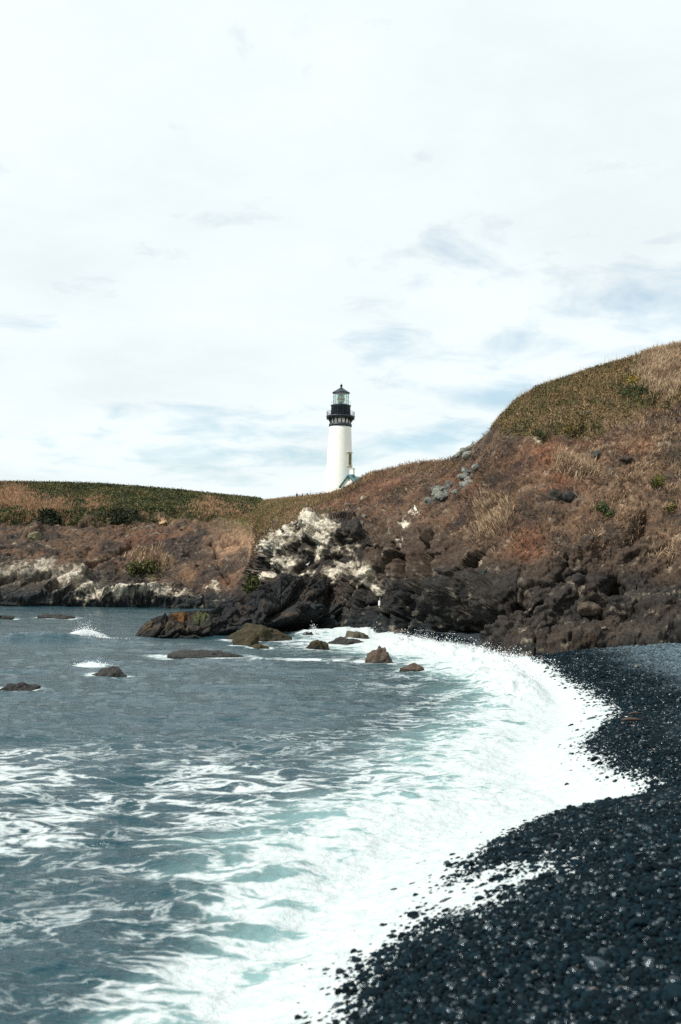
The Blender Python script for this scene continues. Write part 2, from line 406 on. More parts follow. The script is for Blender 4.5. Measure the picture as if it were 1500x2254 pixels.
D1 = (rock * (0.6 * big + (1 - .7 * rgt) * blocks + rgt * .38 * ridged(strata(P, 5.5, 1.3) + 33, 3)) * lft + (1 - rock) * .75 * (0.55 * n_lo + 0.45 * n_mid)) * fade
SCULPT = [
    # main crevices of the dark cliff
    ([(934, 1208), (930, 1260), (925, 1300), (905, 1345), (885, 1390)], 8, -2.4),
    ([(880, 1225), (876, 1260), (868, 1300), (850, 1345)], 6, -1.4),
    ([(840, 1290), (800, 1340)], 6, -0.5), ([(1000, 1210), (990, 1290), (960, 1330)], 14, 0.4), ([(905, 1225), (900, 1290)], 16, 0.45),
    # overhanging block and the cave below it
    ([(955, 1335), (990, 1310), (1050, 1290)], 26, 1.3), ([(1000, 1395), (1050, 1378), (1110, 1352), (1140, 1335)], 17, -3.2),
    ([(1020, 1392), (1090, 1370)], 15, -1.2), ([(960, 1385), (985, 1370)], 10, -0.9),
    ([(1150, 1345), (1110, 1385), (1060, 1405)], 9, 0.5), ([(1210, 1325), (1160, 1365)], 5, -0.5), ([(1260, 1310), (1190, 1375)], 14, 0.5),
    # small cave and ledges at the right
    ([(1345, 1300), (1352, 1278), (1360, 1290)], 13, -2.8), ([(1330, 1300), (1310, 1320)], 7, -0.6),
    ([(1280, 1265), (1295, 1258), (1235, 1285), (1225, 1290)], 6, -0.7), ([(1250, 1235), (1238, 1265), (1232, 1285)], 4, -0.6),
    ([(1300, 1228), (1295, 1210)], 14, 0.4), ([(1265, 1225)], 16, 0.5),
    ([(1300, 1338)], 24, 1.0), ([(1300, 1362), (1322, 1358)], 10, -0.7), ([(1375, 1350), (1395, 1345)], 16, -0.8), ([(1440, 1335), (1470, 1345)], 22, 0.5),
    ([(1415, 1140), (1410, 1175), (1385, 1190)], 10, -1.0), ([(1400, 1110), (1395, 1165)], 14, 0.5), ([(1250, 1395), (1310, 1400)], 22, 0.5),
    ([(1140, 955), (1160, 948)], 10, -0.6), ([(1285, 928), (1275, 945)], 9, -0.7), ([(1310, 958), (1330, 948)], 6, -0.5), ([(1430, 900), (1450, 885)], 8, -0.6),
    # whitened rocks
    ([(600, 1205), (640, 1170), (685, 1150)], 13, 0.8), ([(615, 1240), (640, 1200)], 12, 0.5), ([(650, 1210), (672, 1170)], 7, -0.9), ([(660, 1225)], 14, -0.6),
    ([(700, 1165), (730, 1175)], 18, 0.7), ([(705, 1210), (700, 1190)], 12, 0.5), ([(705, 1228), (735, 1222)], 6, -0.8), ([(765, 1180), (745, 1190)], 8, -0.6),
    ([(790, 1195), (830, 1205), (860, 1195)], 5, -0.6), ([(880, 1150)], 8, 0.4), ([(873, 1162), (877, 1195)], 4, -0.7), ([(585, 1218), (600, 1225)], 5, -0.6),
    ([(590, 1245), (580, 1265)], 6, -0.6),
    # left cliff: ledges above a dark undercut
    ([(-100, 1330), (150, 1332), (350, 1334), (520, 1338)], 6, -2.2), ([(0, 1275), (60, 1268), (110, 1262)], 5, -1.2), ([(110, 1300), (140, 1282)], 8, -1.3),
    ([(150, 1275), (185, 1262)], 12, 1.0), ([(160, 1305), (200, 1290)], 10, 0.8), ([(140, 1318), (170, 1290)], 5, -1.0),
    ([(230, 1310), (300, 1308), (350, 1302)], 6, 0.8), ([(220, 1322), (380, 1322)], 5, -1.2), ([(190, 1245), (240, 1230), (290, 1205)], 5, -0.8), ([(60, 1180), (80, 1172)], 9, 0.9),
    ([(470, 1195), (480, 1240), (500, 1275)], 7, -0.6), ([(490, 1200), (525, 1192)], 4, -0.8), ([(420, 1215), (440, 1240)], 12, -0.5),
    ([(-100, 1152), (60, 1152), (200, 1150), (300, 1143), (370, 1146)], 5, -0.9), ([(-100, 1140), (60, 1138), (200, 1136), (300, 1130), (370, 1132)], 6, 0.5),
]
D1 += strokes(hU, hV, P, SCULPT) * front
P1 = P + NMf * (D1 * amp)[:, None]
Q = P1.reshape(NR, NC, 3); n2_ = np.cross(np.gradient(Q, axis=1), np.gradient(Q, axis=0)); n2_ /= np.linalg.norm(n2_, axis=2)[..., None] + 1e-9
n2_ = smooth(smooth(n2_, 2, 0), 2, 1).reshape(-1, 3); n2_ /= np.linalg.norm(n2_, axis=1)[:, None] + 1e-9
if (n2_ * NMf).sum() < 0: n2_ = -n2_
n_hi = fbm(P1 * 2.1 + 5, 4)
g1, g2, gid, tl2 = cells((P1 + 0.3 * wq) * 1.05, 7); k1, k2, kid, tl3 = cells(P1 * 2.6, 3)
blocks2 = (GRAD[gid, 1] * 0.07 + 0.17 * tl2) * sstep(0, .08, g2 - g1) - 0.09 * (1 - sstep(0.0, 0.08, g2 - g1))
blocks3 = GRAD[kid, 2] * 0.05 + 0.10 * tl3 - .07 * (1 - sstep(0, .12, k2 - k1))
D2 = (rock * ((1 - .35 * rgt) * blocks2 + rgt * .14 * ridged(strata(P1, 2, .6) + 13, 2) + blocks3 + .08 * n_hi + .06 * fbm(P1 * 7, 3)) * lft
      + (1 - rock) * .75 * (.45 * blocks2 + .6 * blocks3 + .24 * ridged(strata(P1, 1.8, .8) + 20, 4) + .22 * n_hi + .12 * fbm(P1 * 6.5 + 3, 3))) * fade
HP = P1 + n2_ * (D2 * amp)[:, None]
# colours
C = {k: lin(v) for k, v in dict(soil=(91, 71, 55), soil2=(56, 48, 42), rust=(113, 74, 53), rock=(45, 41, 38), rockd=(27, 28, 28), rockb=(62, 51, 42), guano=(192, 184, 167),
     grn=(72, 80, 44), grn2=(96, 96, 58), tan=(172, 142, 112), olive=(112, 104, 70), pale=(150, 118, 92)).items()}
def lay(base, col, m): return base * (1 - m[:, None]) + col * m[:, None]
cc = np.repeat(C['soil'][None], len(P), 0)
cc = lay(cc, C['soil2'], sstep(-.15, .45, n_mid + .5 * n_lo))
cc = lay(cc, lin((46, 42, 39)), .9 * sstep(.12, .42, fbm(strata(P, 2.6, 1.3) + 60, 4)))
cc = lay(cc, C['rust'], np.clip(blob(wU, wV, [(1205, 1000, 45, 30, .9), (1235, 1055, 40, 30, .9), (1165, 1210, 50, 40, .8), (1000, 1060, 60, 25, .5), (1400, 985, 40, 14, .8), (1160, 1290, 25, 20, .6),
       (740, 1105, 90, 14, .6), (850, 1070, 70, 22, .6), (340, 1200, 80, 30, .55), (500, 1290, 60, 20, .5), (1300, 975, 30, 8, .7), (1110, 1020, 30, 25, .4)]) * sstep(-.5, .3, n_hi + .3), 0, 1))
cc = lay(cc, C['pale'], np.clip(blob(wU, wV, [(515, 1215, 40, 35, .9), (545, 1195, 45, 35, .7), (420, 1245, 25, 25, .4), (360, 1148, 12, 6, 1.2), (620, 1140, 40, 15, .6)]), 0, 1))
cc = lay(cc, C['olive'], np.clip(blob(wU, wV, [(570, 1135, 75, 30, .9), (320, 1267, 38, 8, 1.2), (640, 1110, 50, 14, .6), (590, 1160, 30, 15, .5)]), 0, 1))
rk = np.repeat(C['rock'][None], len(P), 0)
rk = rk * (1 + .3 * (1 - .7 * rgt) * GRAD[cid, 2] + .13 * GRAD[gid, 0])[:, None]; rk = lay(rk, C['rockd'], sstep(-.1, .4, n_mid)); rk = lay(rk, C['rockb'], sstep(0.0, .5, fbm(P * 0.3 + 77, 4)) * np.where(hU > 780, 1, .55))
cc = lay(cc, 1, rock * 0) ; rk = lay(rk, lin((74, 60, 49)), (hU > 800) * .7 * sstep(1290, 1230, wV)); cc = cc * (1 - rock[:, None]) + rk * rock[:, None]
cc = lay(cc, lin((46, 42, 39)), (hU < 545) * .8 * sstep(.0, .3, fbm(strata(P, 9, 2.2) + 44, 4)) * sstep(1140, 1175, hV))
# shelf of brown rock at the back of the beach
cc = lay(cc, lin((64, 55, 47)), np.clip(blob(wU, wV, [(1250, 1400, 90, 16, .8), (1380, 1385, 90, 20, .8), (1150, 1380, 60, 25, .5), (1230, 1290, 40, 22, .5), (1480, 1360, 60, 20, .6)]), 0, 1))
# wet tide band
cc = lay(cc, lin((36, 35, 34)), sstep(1060, 980, hU) * (hU > 780) * .75 * sstep(1240, 1310, wV))
cc = lay(cc, lin((112, 106, 97)), (hU < 270) * .7 * np.clip(blob(wU, wV, [(60, 1255, 120, 22, 1), (170, 1280, 60, 22, 1)]), 0, 1) * rock)
cc = lay(cc, lin((30, 36, 38)), sstep(2.4, 0.6, P[:, 2] + 0.6 * n_mid) * np.where(hU < 1080, .9, .25))
gu = blob(wU, wV, [(605, 1205, 32, 14, 1.2), (640, 1180, 34, 14, 1.2), (672, 1158, 26, 9, 1.1), (625, 1235, 14, 16, 1), (712, 1165, 28, 16, 1.3), (722, 1192, 24, 14, 1), (702, 1212, 18, 12, 1.1),
      (745, 1262, 32, 14, 1.25), (770, 1240, 30, 12, .8), (810, 1262, 28, 16, .95), (815, 1290, 24, 8, 1.1), (760, 1205, 10, 12, .9), (884, 1150, 14, 9, 1.2), (878, 1180, 6, 16, 1.0), (590, 1268, 22, 8, 1.1), (915, 1125, 6, 9, 1.2),
      (660, 1262, 40, 5, .8), (150, 1272, 34, 16, .95), (185, 1295, 32, 12, .9), (240, 1305, 54, 9, 1.3), (310, 1304, 64, 8, 1.2), (380, 1303, 50, 6, .9), (90, 1245, 52, 10, .75), (20, 1260, 40, 14, .5), (465, 1290, 14, 5, .8), (1180, 972, 6, 5, .8)])
gs = gu + .34 * n_hi + .28 * fbm(P1 * 1.1 + 13, 3) + .2 * fbm(P1 * 6 + 2, 2) + .12 * GRAD[gid, 2]
cc = lay(cc, lin((132, 122, 106)), .85 * sstep(.12, .5, gs)); cc = lay(cc, C['guano'], np.where(hU < 560, .65, .9) * sstep(.36, .85, gs))
# grass covered ground
edgeL = np.interp(hU, [-900, 0, 200, 300, 400, 480, 540, 572, 590], [1140, 1142, 1140, 1133, 1138, 1142, 1134, 1110, 1060])
grassL = sstep(10, -8, wV - edgeL) * (hU < 600)
edgeR = np.interp(hU, [1085, 1110, 1150, 1200, 1260, 1330, 1400, 1500, 2100], [905, 945, 948, 955, 938, 925, 905, 880, 840])
grassR = sstep(34, -30, wV - edgeR + 22 * n_mid) * (hU > 1080)
cc = lay(cc, C['grn'] * .7, grassL); cc = lay(cc, lin((92, 86, 54)), grassR)
top = (~front); cc[top] = C['olive']
tanR = np.clip(blob(wU, wV, [(1465, 815, 45, 55, 1.2), (1260, 1032, 42, 22, 1.2), (1335, 1000, 14, 40, 1), (1310, 1080, 14, 60, .9), (1095, 1140, 26, 40, 1), (1075, 1185, 14, 30, .8), (1420, 960, 90, 50, .55), (1380, 1090, 80, 60, .6),
       (1470, 1080, 60, 80, .6), (1390, 1160, 30, 30, .9), (1480, 1190, 40, 50, .6), (1340, 1170, 20, 20, .7), (330, 1235, 36, 20, 1.1), (1290, 905, 90, 14, .5), (1440, 1010, 70, 50, .5), (1230, 930, 60, 20, .45)]), 0, 1) * front
cc = lay(cc, C['tan'] * .75, tanR * .6 * sstep(-.4, .4, n_hi))
hm = np_mesh('headland', HP, grid_faces(NR, NC), True, cc)
headland = tag(mesh_ob('headland', hm, M_EARTH), 'rocky brown headland with grassy top', 'headland', kind='structure')
HU, HV = proj(HP)
def on_headland(u, v):
    m = front & (np.abs(HU - u) < 8) & (np.abs(HV - v) < 8)
    i = np.where(m)[0]
    if len(i) == 0: i = np.where(front)[0]
    q = np.hypot(HU[i] - u, HV[i] - v) + 0.15 * (HP[i, 1] - HP[i, 1].min())
    k = i[q.argmin()]; return HP[k].copy(), NMf[k].copy()

# ------------------------------------------------------------------ black rock outcrop in front of the cove
OT = [(296, 1401), (303, 1392), (315, 1376), (339, 1357), (367, 1347), (398, 1343), (446, 1344), (470, 1336), (488, 1325), (523, 1313), (557, 1302), (578, 1283), (606, 1269), (620, 1259),
      (644, 1265), (670, 1268), (696, 1264), (713, 1262), (731, 1274), (748, 1270), (765, 1266), (783, 1276), (795, 1289), (822, 1300), (850, 1318), (885, 1345), (905, 1375)]
OF = [(296, 1402), (350, 1402), (420, 1403), (480, 1402), (560, 1400), (640, 1397), (720, 1393), (800, 1392), (860, 1394), (905, 1398)]
ou = np.linspace(296.5, 905, 420); ot = np.array(OT, float); of = np.array(OF, float)
tv = np.interp(ou, ot[:, 0], ot[:, 1]); fv = np.interp(ou, of[:, 0], of[:, 1])
F1 = at_z(ou, fv, 0.0); hgt = np.maximum(fv - tv, 0.5)
yT = F1[:, 1] + np.clip(hgt / 30.0, 0.3, 4.2)
T1 = at_y(ou, tv, yT); Md = at_y(ou, fv + (tv - fv) * 0.45, F1[:, 1] + np.clip(hgt / 150, 0, .7)); 
B1 = T1.copy(); B1[:, 1] += 4; B1[:, 2] -= 0.8; B2 = T1.copy(); B2[:, 1] += 9; B2[:, 2] = -1.5
F0 = F1.copy(); F0[:, 2] = -1.5
rows = []
for A, B, n in [(F0, F1, 6), (F1, Md, 50), (Md, T1, 62), (T1, B1, 14), (B1, B2, 14)]:
    for t in np.arange(n) / n: rows.append(A + (B - A) * t)
rows.append(B2); O = np.array(rows); OC = 118
O2 = smooth(O, 4, 0); w = np.clip(np.abs(np.arange(len(O)) - OC) / 8.0, 0, 1)[:, None, None]; O = O2 * w + O * (1 - w)
du = np.gradient(O, axis=1); dv = np.gradient(O, axis=0); ON = np.cross(du, dv); ON /= np.linalg.norm(ON, axis=2)[..., None] + 1e-9
ON = smooth(smooth(ON, 5, 0), 5, 1).reshape(-1, 3); ON /= np.linalg.norm(ON, axis=1)[:, None] + 1e-9
if ON[:, 1].mean() > 0: ON = -ON
Of = O.reshape(-1, 3); oU, oV = proj(Of); orow = np.repeat(np.arange(len(O)), len(ou))
f1, f2, cid, t1 = cells(strata(Of + .5 * pnoise(Of * .5)[:, None], 2.3, 1.5)); g1, g2, gid, t2 = cells(Of * 1.3 + .3 * pnoise(Of * .9)[:, None], 3); k1, k2, kid, t3 = cells(Of * 3.0, 5)
oD = 0.45 * fbm(strata(Of, 4, 3), 3) + (GRAD[cid, 0] * .3 + .55 * t1) * sstep(0, .1, f2 - f1) - .3 * (1 - sstep(0, .1, f2 - f1)) + GRAD[gid, 1] * .12 + .25 * t2 - .12 * (1 - sstep(0, .15, g2 - g1)) + .09 * t3 + GRAD[kid, 0] * .05 + .07 * fbm(Of * 2.4, 4)
oD *= np.clip(np.repeat(hgt[None], len(O), 0).ravel() / 60, .25, 1) * np.clip(np.abs(orow - OC) / 14, .3, 1)
oD += strokes(oU, oV, Of, [([(676, 1275), (650, 1312), (625, 1340), (585, 1365)], 7, -.9), ([(735, 1285), (722, 1330), (720, 1375)], 6, -1.0), ([(775, 1290), (772, 1320), (745, 1365)], 5, -.7),
      ([(600, 1392), (650, 1380), (712, 1370)], 12, -2.0), ([(480, 1398), (560, 1393), (620, 1390)], 6, -1.3), ([(640, 1395), (715, 1388)], 10, -1.5), ([(570, 1372), (640, 1358), (700, 1345)], 14, .5), ([(400, 1395), (480, 1398)], 4, -.5),
      ([(760, 1388), (830, 1380)], 9, -1.0), ([(367, 1350), (360, 1395)], 3, -.3), ([(410, 1350), (415, 1395)], 3, -.3)])
OP = Of + ON * oD[:, None]
on_ = fbm(Of * .6, 4); oh = fbm(Of * 2.2 + 4, 4)
oc = np.repeat(lin((38, 38, 38))[None], len(Of), 0) * (1 + .35 * GRAD[cid, 2] + .35 * GRAD[gid, 0])[:, None]; oc = lay(oc, lin((58, 50, 43)), sstep(0, .5, on_ + .4 * oh)); oc = lay(oc, lin((34, 38, 40)), sstep(0, .5, fbm(Of * .9 + 30, 3)))
oc = lay(oc, lin((100, 84, 62)), np.clip(blob(oU + 8 * oh, oV + 8 * on_, [(320, 1385, 22, 22, .9), (390, 1385, 60, 14, .7), (450, 1388, 30, 10, .5)]), 0, 1))
oc = lay(oc, lin((112, 78, 44)), np.clip(blob(oU + 8 * oh, oV + 6 * on_, [(398, 1349, 18, 5, 1)]), 0, 1)); oc = lay(oc, lin((84, 86, 48)), np.clip(blob(oU + 12 * oh, oV + 8 * on_, [(438, 1354, 9, 9, .9), (453, 1360, 6, 6, 1)]) , 0, 1))
oc = lay(oc, lin((26, 32, 34)), sstep(.9, .2, Of[:, 2] + .3 * oh) * .8)
tag(mesh_ob('rock_outcrop', np_mesh('rock_outcrop', OP, grid_faces(len(O), len(ou)), True, oc), M_ROCK),
    'long black jagged rock outcrop running into the water below the whitened cliff', 'rock')

# ------------------------------------------------------------------ sea
SEA_ROCKS = [ # u, v of the waterline, width px, height px, depth ratio, look, label
    (120, 1364, 68, 13, .8, 'dark', 'low dark rock awash beyond the breaking whitecap, off the far cliff'),
    (4, 1363, 50, 9, .8, 'dark', 'flat dark rock awash off the far cliff, at the foot of the left ledges'),
    (238, 1492, 74, 20, .8, 'dark', 'small dark lumpy rock awash beyond the foam patches, by a little whitecap'),
    (36, 1524, 68, 22, .9, 'dark', 'small black rock with a rounded hump alone in open water'),
    (442, 1450, 160, 17, .5, 'dark', 'long low dark reef rock barely above the water'),
    (566, 1413, 112, 37, .7, 'weed', 'broad domed rock with brown weed beside the black outcrop'),
    (540, 1424, 66, 25, .7, 'weed', 'weedy rock leaning against the broad domed rock'),
    (570, 1429, 46, 11, .7, 'weed', 'small flat weedy rock in front of the domed rock'),
    (702, 1430, 52, 22, .8, 'weed', 'wedge shaped olive brown rock in the white water'),
    (756, 1423, 74, 18, .7, 'dark', 'wide flat dark rock in the white water beside the wedge shaped rock'),
    (784, 1412, 52, 20, .8, 'mix', 'grey rounded rock at the foot of the cliff splash'),
    (838, 1463, 56, 33, .9, 'brown', 'tall rounded brown boulder standing in the shallows'),
    (908, 1477, 52, 14, .8, 'brown', 'low flat brown boulder awash near the cobble beach'),
    (678, 1400, 26, 9, .8, 'dark', 'tiny dark rock awash close under the outcrop overhang'),
]
vrows = np.concatenate([np.arange(2330, 1500, -2.2), np.arange(1500, 1338, -1.3)])
Yr = np.array([at_z(np.array(750.), np.array(v), 0.0)[1] for v in vrows])
Yr = np.concatenate([[1.0, 3.0, 5.0, 6.5], Yr[Yr > 7.2], Yr.max() * np.geomspace(1.03, 90, 34)])
su = np.concatenate([np.linspace(-1.6, -0.36, 36), np.linspace(-0.355, 0.355, 600), np.linspace(0.36, 1.2, 24)])
SX = Yr[:, None] * su[None]; SY = np.repeat(Yr[:, None], len(su), 1)
SX[:4] = su[None] * 7.2
XY = np.column_stack([SX.ravel(), SY.ravel()])
d = shore_dist(XY); dW = d + 0.25 * fbm(p3(XY * 0.8, 2), 3) + 0.12 * fbm(p3(XY * 3.1, 5), 3)
Bz = beach_z(XY, d)
Yv = XY[:, 1]
wv = XY.copy(); wv[:, 1] += 0.9 * fbm(p3(XY * 0.25, 8), 2)
calm = sstep(0, 7, d)
far = 1 - 0.55 * sstep(30, 90, Yv)
wave = calm * (0.07 * sstep(14, 24, Yv) * ridged(np.column_stack([wv[:, 0] * .28 + .12 * wv[:, 1], wv[:, 1] * .62, np.full(len(wv), 9.)]), 2) + 0.17 * fbm(np.column_stack([wv[:, 0] * .16, wv[:, 1] * .38, np.zeros(len(wv))]), 3) + 0.075 * sstep(60, 32, Yv) * ridged(np.column_stack([wv[:, 0] * .55 + .3 * wv[:, 1], wv[:, 1] * 1.2, np.full(len(wv), 3.)]), 2)
      + 0.05 * sstep(26, 15, Yv) * fbm(np.column_stack([wv[:, 0] * 1.6, wv[:, 1] * 3.0, np.full(len(wv), 6.)]), 3))
lump = fbm(p3(XY * 1.1, 11), 4)
bore = np.exp(-((d - 2.6) / 2.2) ** 2)
wave = wave + bore * (0.20 + 0.10 * lump) + 0.03 * (1 - calm) * fbm(p3(XY * 2.6, 1), 3)
# breaker on the far end of the cobbles
brk = np.exp(-((d - 1.6 - .5 * lump) / 1.0) ** 2) * sstep(30, 38, Yv) * sstep(61, 55, Yv)
wave = wave + brk * (0.40 + 0.30 * lump + .12 * fbm(p3(XY * 4, 3), 3))
def wpt(u, v): return at_z(np.array([float(u)]), np.array([float(v)]), 0.)[0][:2]
CRESTS = [(wpt(190, 1405), 1.3, .7, .5), (wpt(95, 1412), 3.4, .8, .45), (wpt(205, 1468), .9, .35, .22), (wpt(830, 1400), 1.0, .7, .55), (wpt(770, 1398), 1.6, .8, .3), (wpt(690, 1398), 1.4, .6, .35)]
foam_c = np.zeros(len(XY))
for k, (c, lx, ly, hh) in enumerate(CRESTS):
    q = XY - c; g = np.exp(-(q[:, 0] / lx) ** 2 - ((q[:, 1] + .3 * lump) / ly) ** 2)
    wave = wave + hh * g * (1 + .25 * lump + .10 * fbm(p3(XY * 3, 2), 2))
    if k != 1: foam_c = np.maximum(foam_c, (1.05 + .5 * lump) * np.exp(-(q[:, 0] / lx / .8) ** 2 - ((q[:, 1] + .25) / ly / 1.2) ** 2))
for (u, v, wpx, hpx, dr, kind, lab) in SEA_ROCKS:
    c = wpt(u, v); r = wpx * c[1] / FPX * .5; q = XY - c - np.array([0, r * dr * .5])
    e = np.hypot(q[:, 0] / r, q[:, 1] / (r * dr)) + .35 * lump
    foam_c = np.maximum(foam_c, (.62 if u > 500 else .42) * sstep(1.9, 1.05, e))
t_film = 0.078 * sstep(-0.85, 0.6, dW - .32 * sstep(17, 11, Yv)) + 0.03 * sstep(0.8, 2.5, dW) + 0.044 * pocket(XY) * sstep(-3.6, -1.2, d)
hi = Bz + t_film; kk = 0.06
Sz = np.where(d > 4, wave, np.maximum(hi, wave) + kk * np.exp(-np.abs(hi - wave) / kk) * .5 * (d > .4))
Sz = np.where((d < -0.8 + .4 * sstep(17, 11, Yv)) & (pocket(XY) < .12), Bz - 0.08, Sz)
# foam cover
Wd = 2.7 + 0.8 * fbm(p3(XY * .22, 4), 2) + 1.6 * sstep(36, 50, Yv) - 1.5 * sstep(19, 10, Yv)
swash = sstep(Wd + 2.2, Wd - 1.5, d + .8 * lump) * (.93 + .30 * fbm(p3(XY * 1.9, 15), 3))
aer = sstep(Wd + 3.2 - 1.9 * sstep(19, 11, Yv), Wd - .5, d + .5 * lump)
lace = sstep(13.5, 16, Yv) * sstep(27, 21, Yv) * .36 * sstep(-.45, .35, fbm(p3(XY * .33, 21), 3) + .18)
lace = np.maximum(lace, .22 * np.exp(-((XY[:, 0] + 3.1) / 1.3) ** 2 - ((Yv - 12.3) / .8) ** 2))
lace = np.maximum(lace, .26 * sstep(11, 16, Yv) * sstep(7, 2, d - Wd) * sstep(.0, .5, fbm(p3(XY * .4, 31), 2) + .3))
lace = np.maximum(lace, .15 * np.exp(-((XY[:, 0] + 3.7) / 1.2) ** 2 - ((Yv - 9.6) / .6) ** 2))
line = np.exp(-((Yv - 47.5 - .8 * lump) / 1.0) ** 2) * sstep(-5.5, -2, XY[:, 0]) * .75
around = np.exp(-((Yv - 58) / 4.5) ** 2) * sstep(-5, -1, XY[:, 0]) * .55
cover = np.maximum.reduce([1.12 * swash, lace, line, around, foam_c, brk * 1.5])
aer = np.maximum.reduce([aer, .5 * around, foam_c * .8])
V = np.column_stack([XY, Sz]); F = grid_faces(len(Yr), len(su))
keep = ((d > -1.3) | (pocket(XY) > .1))[F].any(1) ; F = F[keep]
used = np.zeros(len(V), bool); used[F.ravel()] = True; idx = np.cumsum(used) - 1
sea_mesh = np_mesh('sea', V[used], idx[F], True, None, {'cover': cover[used], 'aer': aer[used]})
def sea_material():
    m, t, b, N, L = nmat('sea_water')
    tc = N('ShaderNodeTexCoord'); P_ = tc.outputs['Object']
    cov = N('ShaderNodeAttribute', attribute_name='cover'); ae = N('ShaderNodeAttribute', attribute_name='aer')
    mp = N('ShaderNodeMapping'); L(P_, mp.inputs[0]); mp.inputs['Scale'].default_value = (0.62, 1.3, 0.6)
    n = noise(N, L, mp.outputs[0], 1.25, 6, 0.62, 0.55); n2 = noise(N, L, mp.outputs[0], 3.4, 4, 0.6, 0.8)
    def M(op, a, c, e=None):
        q = N('ShaderNodeMath', operation=op)
        for i, x in enumerate((a, c, e)):
            if x is None: continue
            if isinstance(x, (int, float)): q.inputs[i].default_value = x
            else: L(x, q.inputs[i])
        return q.outputs[0]
    rid = M('MULTIPLY', M('ABSOLUTE', M('SUBTRACT', n.outputs['Fac'], 0.5), 0), 5.0)
    rid2 = M('MULTIPLY', M('ABSOLUTE', M('SUBTRACT', n2.outputs['Fac'], 0.5), 0), 2.2)
    rid = M('ADD', rid, M('MULTIPLY', rid2, 0.35))
    df = M('SUBTRACT', cov.outputs['Fac'], rid)
    fo = maprange(N, L, df, -0.12, 0.30, 0, 1, True)
    # water body, milky where air is beaten into it
    c = mixcol(N, L, ae.outputs['Fac'], (0.012, 0.045, 0.058), (0.19, 0.33, 0.33))
    n3 = noise(N, L, P_, 5.5, 5, 0.65, 0.6)
    fc = mixcol(N, L, maprange(N, L, n3.outputs['Fac'], 0.36, 0.62, 0.6, 0.0), (0.53, 0.56, 0.56), (0.34, 0.44, 0.44))
    c = mixcol(N, L, fo, c, fc); L(c, b.inputs['Base Color'])
    L(maprange(N, L, fo, 0, 1, 0.12, 0.75), b.inputs['Roughness']); b.inputs['IOR'].default_value = 1.33
    L(maprange(N, L, fo, 0, 1, 0.5, 0.15), b.inputs['Specular IOR Level'])
    mp2 = N('ShaderNodeMapping'); L(P_, mp2.inputs[0]); mp2.inputs['Scale'].default_value = (0.45, 1.25, 1)
    r1 = noise(N, L, mp2.outputs[0], 2.2, 5, 0.6, 0.3); r2 = noise(N, L, mp2.outputs[0], 7.0, 4, 0.6)
    hgt_ = M('ADD', M('MULTIPLY', r1.outputs['Fac'], 1.0), M('MULTIPLY', r2.outputs['Fac'], 0.30))
    hgt_ = M('ADD', M('MULTIPLY', hgt_, maprange(N, L, ae.outputs['Fac'], 0, 1, 1.0, 0.25)), M('MULTIPLY', ae.outputs['Fac'], M('MULTIPLY', n3.outputs['Fac'], 0.5)))
    bump(N, L, b, hgt_, 1.0, 0.12)
    return m
sea = tag(mesh_ob('sea', sea_mesh, sea_material()), 'grey green sea with white foam', 'sea', kind='structure')

# ------------------------------------------------------------------ beach
bx = np.concatenate([np.arange(-45, -8, 1.5), np.arange(-8, 24, 0.22), np.arange(24, 60, 1.5)]); by = np.concatenate([np.arange(-18, 3, 1.0), np.arange(3, 66, 0.22)])
gx, gy = np.meshgrid(bx, by); bxy = np.column_stack([gx.ravel(), gy.ravel()]); bd = shore_dist(bxy); bz = beach_z(bxy, bd)
F = grid_faces(len(by), len(bx)); keep = (bd < 6)[F].all(1); F = F[keep]
used = np.zeros(len(bxy), bool); used[F.ravel()] = True; idx = np.cumsum(used) - 1
m_gravel = simple('gravel', tuple(lin((34, 42, 48))), 0.7, 0, .5, 22, .6)
beach = tag(mesh_ob('beach', np_mesh('beach', np.column_stack([bxy, bz - 0.012])[used], idx[F]), m_gravel), 'black cobble beach', 'beach', kind='structure')
def cobble_material():
    m, t, b, N, L = nmat('cobble')
    tc = N('ShaderNodeTexCoord'); wet = N('ShaderNodeAttribute', attribute_name='wet', attribute_type='INSTANCER'); tint = N('ShaderNodeAttribute', attribute_name='tint', attribute_type='INSTANCER')
    n = noise(N, L, tc.outputs['Object'], 2.5, 5, .65)
    tw = N('ShaderNodeMath', operation='FRACT'); tw2 = N('ShaderNodeMath', operation='MULTIPLY'); L(tint.outputs['Fac'], tw2.inputs[0]); tw2.inputs[1].default_value = 17.0; L(tw2.outputs[0], tw.inputs[0])
    dark = mixcol(N, L, tw.outputs[0], tuple(lin((3, 11, 15))), tuple(lin((14, 31, 39))))
    dry = mixcol(N, L, tw.outputs[0], tuple(lin((46, 60, 68))), tuple(lin((98, 113, 121))))
    c = mixcol(N, L, wet.outputs['Fac'], dry, dark)
    warm = maprange(N, L, tint.outputs['Fac'], .996, .998, 0, 1); c = mixcol(N, L, warm, c, tuple(lin((86, 72, 62))))
    c = mixcol(N, L, 1.0, c, maprange(N, L, n.outputs['Fac'], .3, .7, .65, 1.35), 'MULTIPLY'); L(c, b.inputs['Base Color'])
    sh = N('ShaderNodeMath', operation='MULTIPLY'); L(wet.outputs['Fac'], sh.inputs[0]); L(maprange(N, L, tint.outputs['Fac'], .84, .86, .0, 1), sh.inputs[1])
    L(maprange(N, L, sh.outputs[0], 0, 1, .6, .24), b.inputs['Roughness']); L(maprange(N, L, sh.outputs[0], 0, 1, .05, .8), b.inputs['Specular IOR Level']); b.inputs['Specular Tint'].default_value = (.8, .94, 1, 1)
    bump(N, L, b, n.outputs['Fac'], .15, .10)
    return m
M_COBBLE = cobble_material()
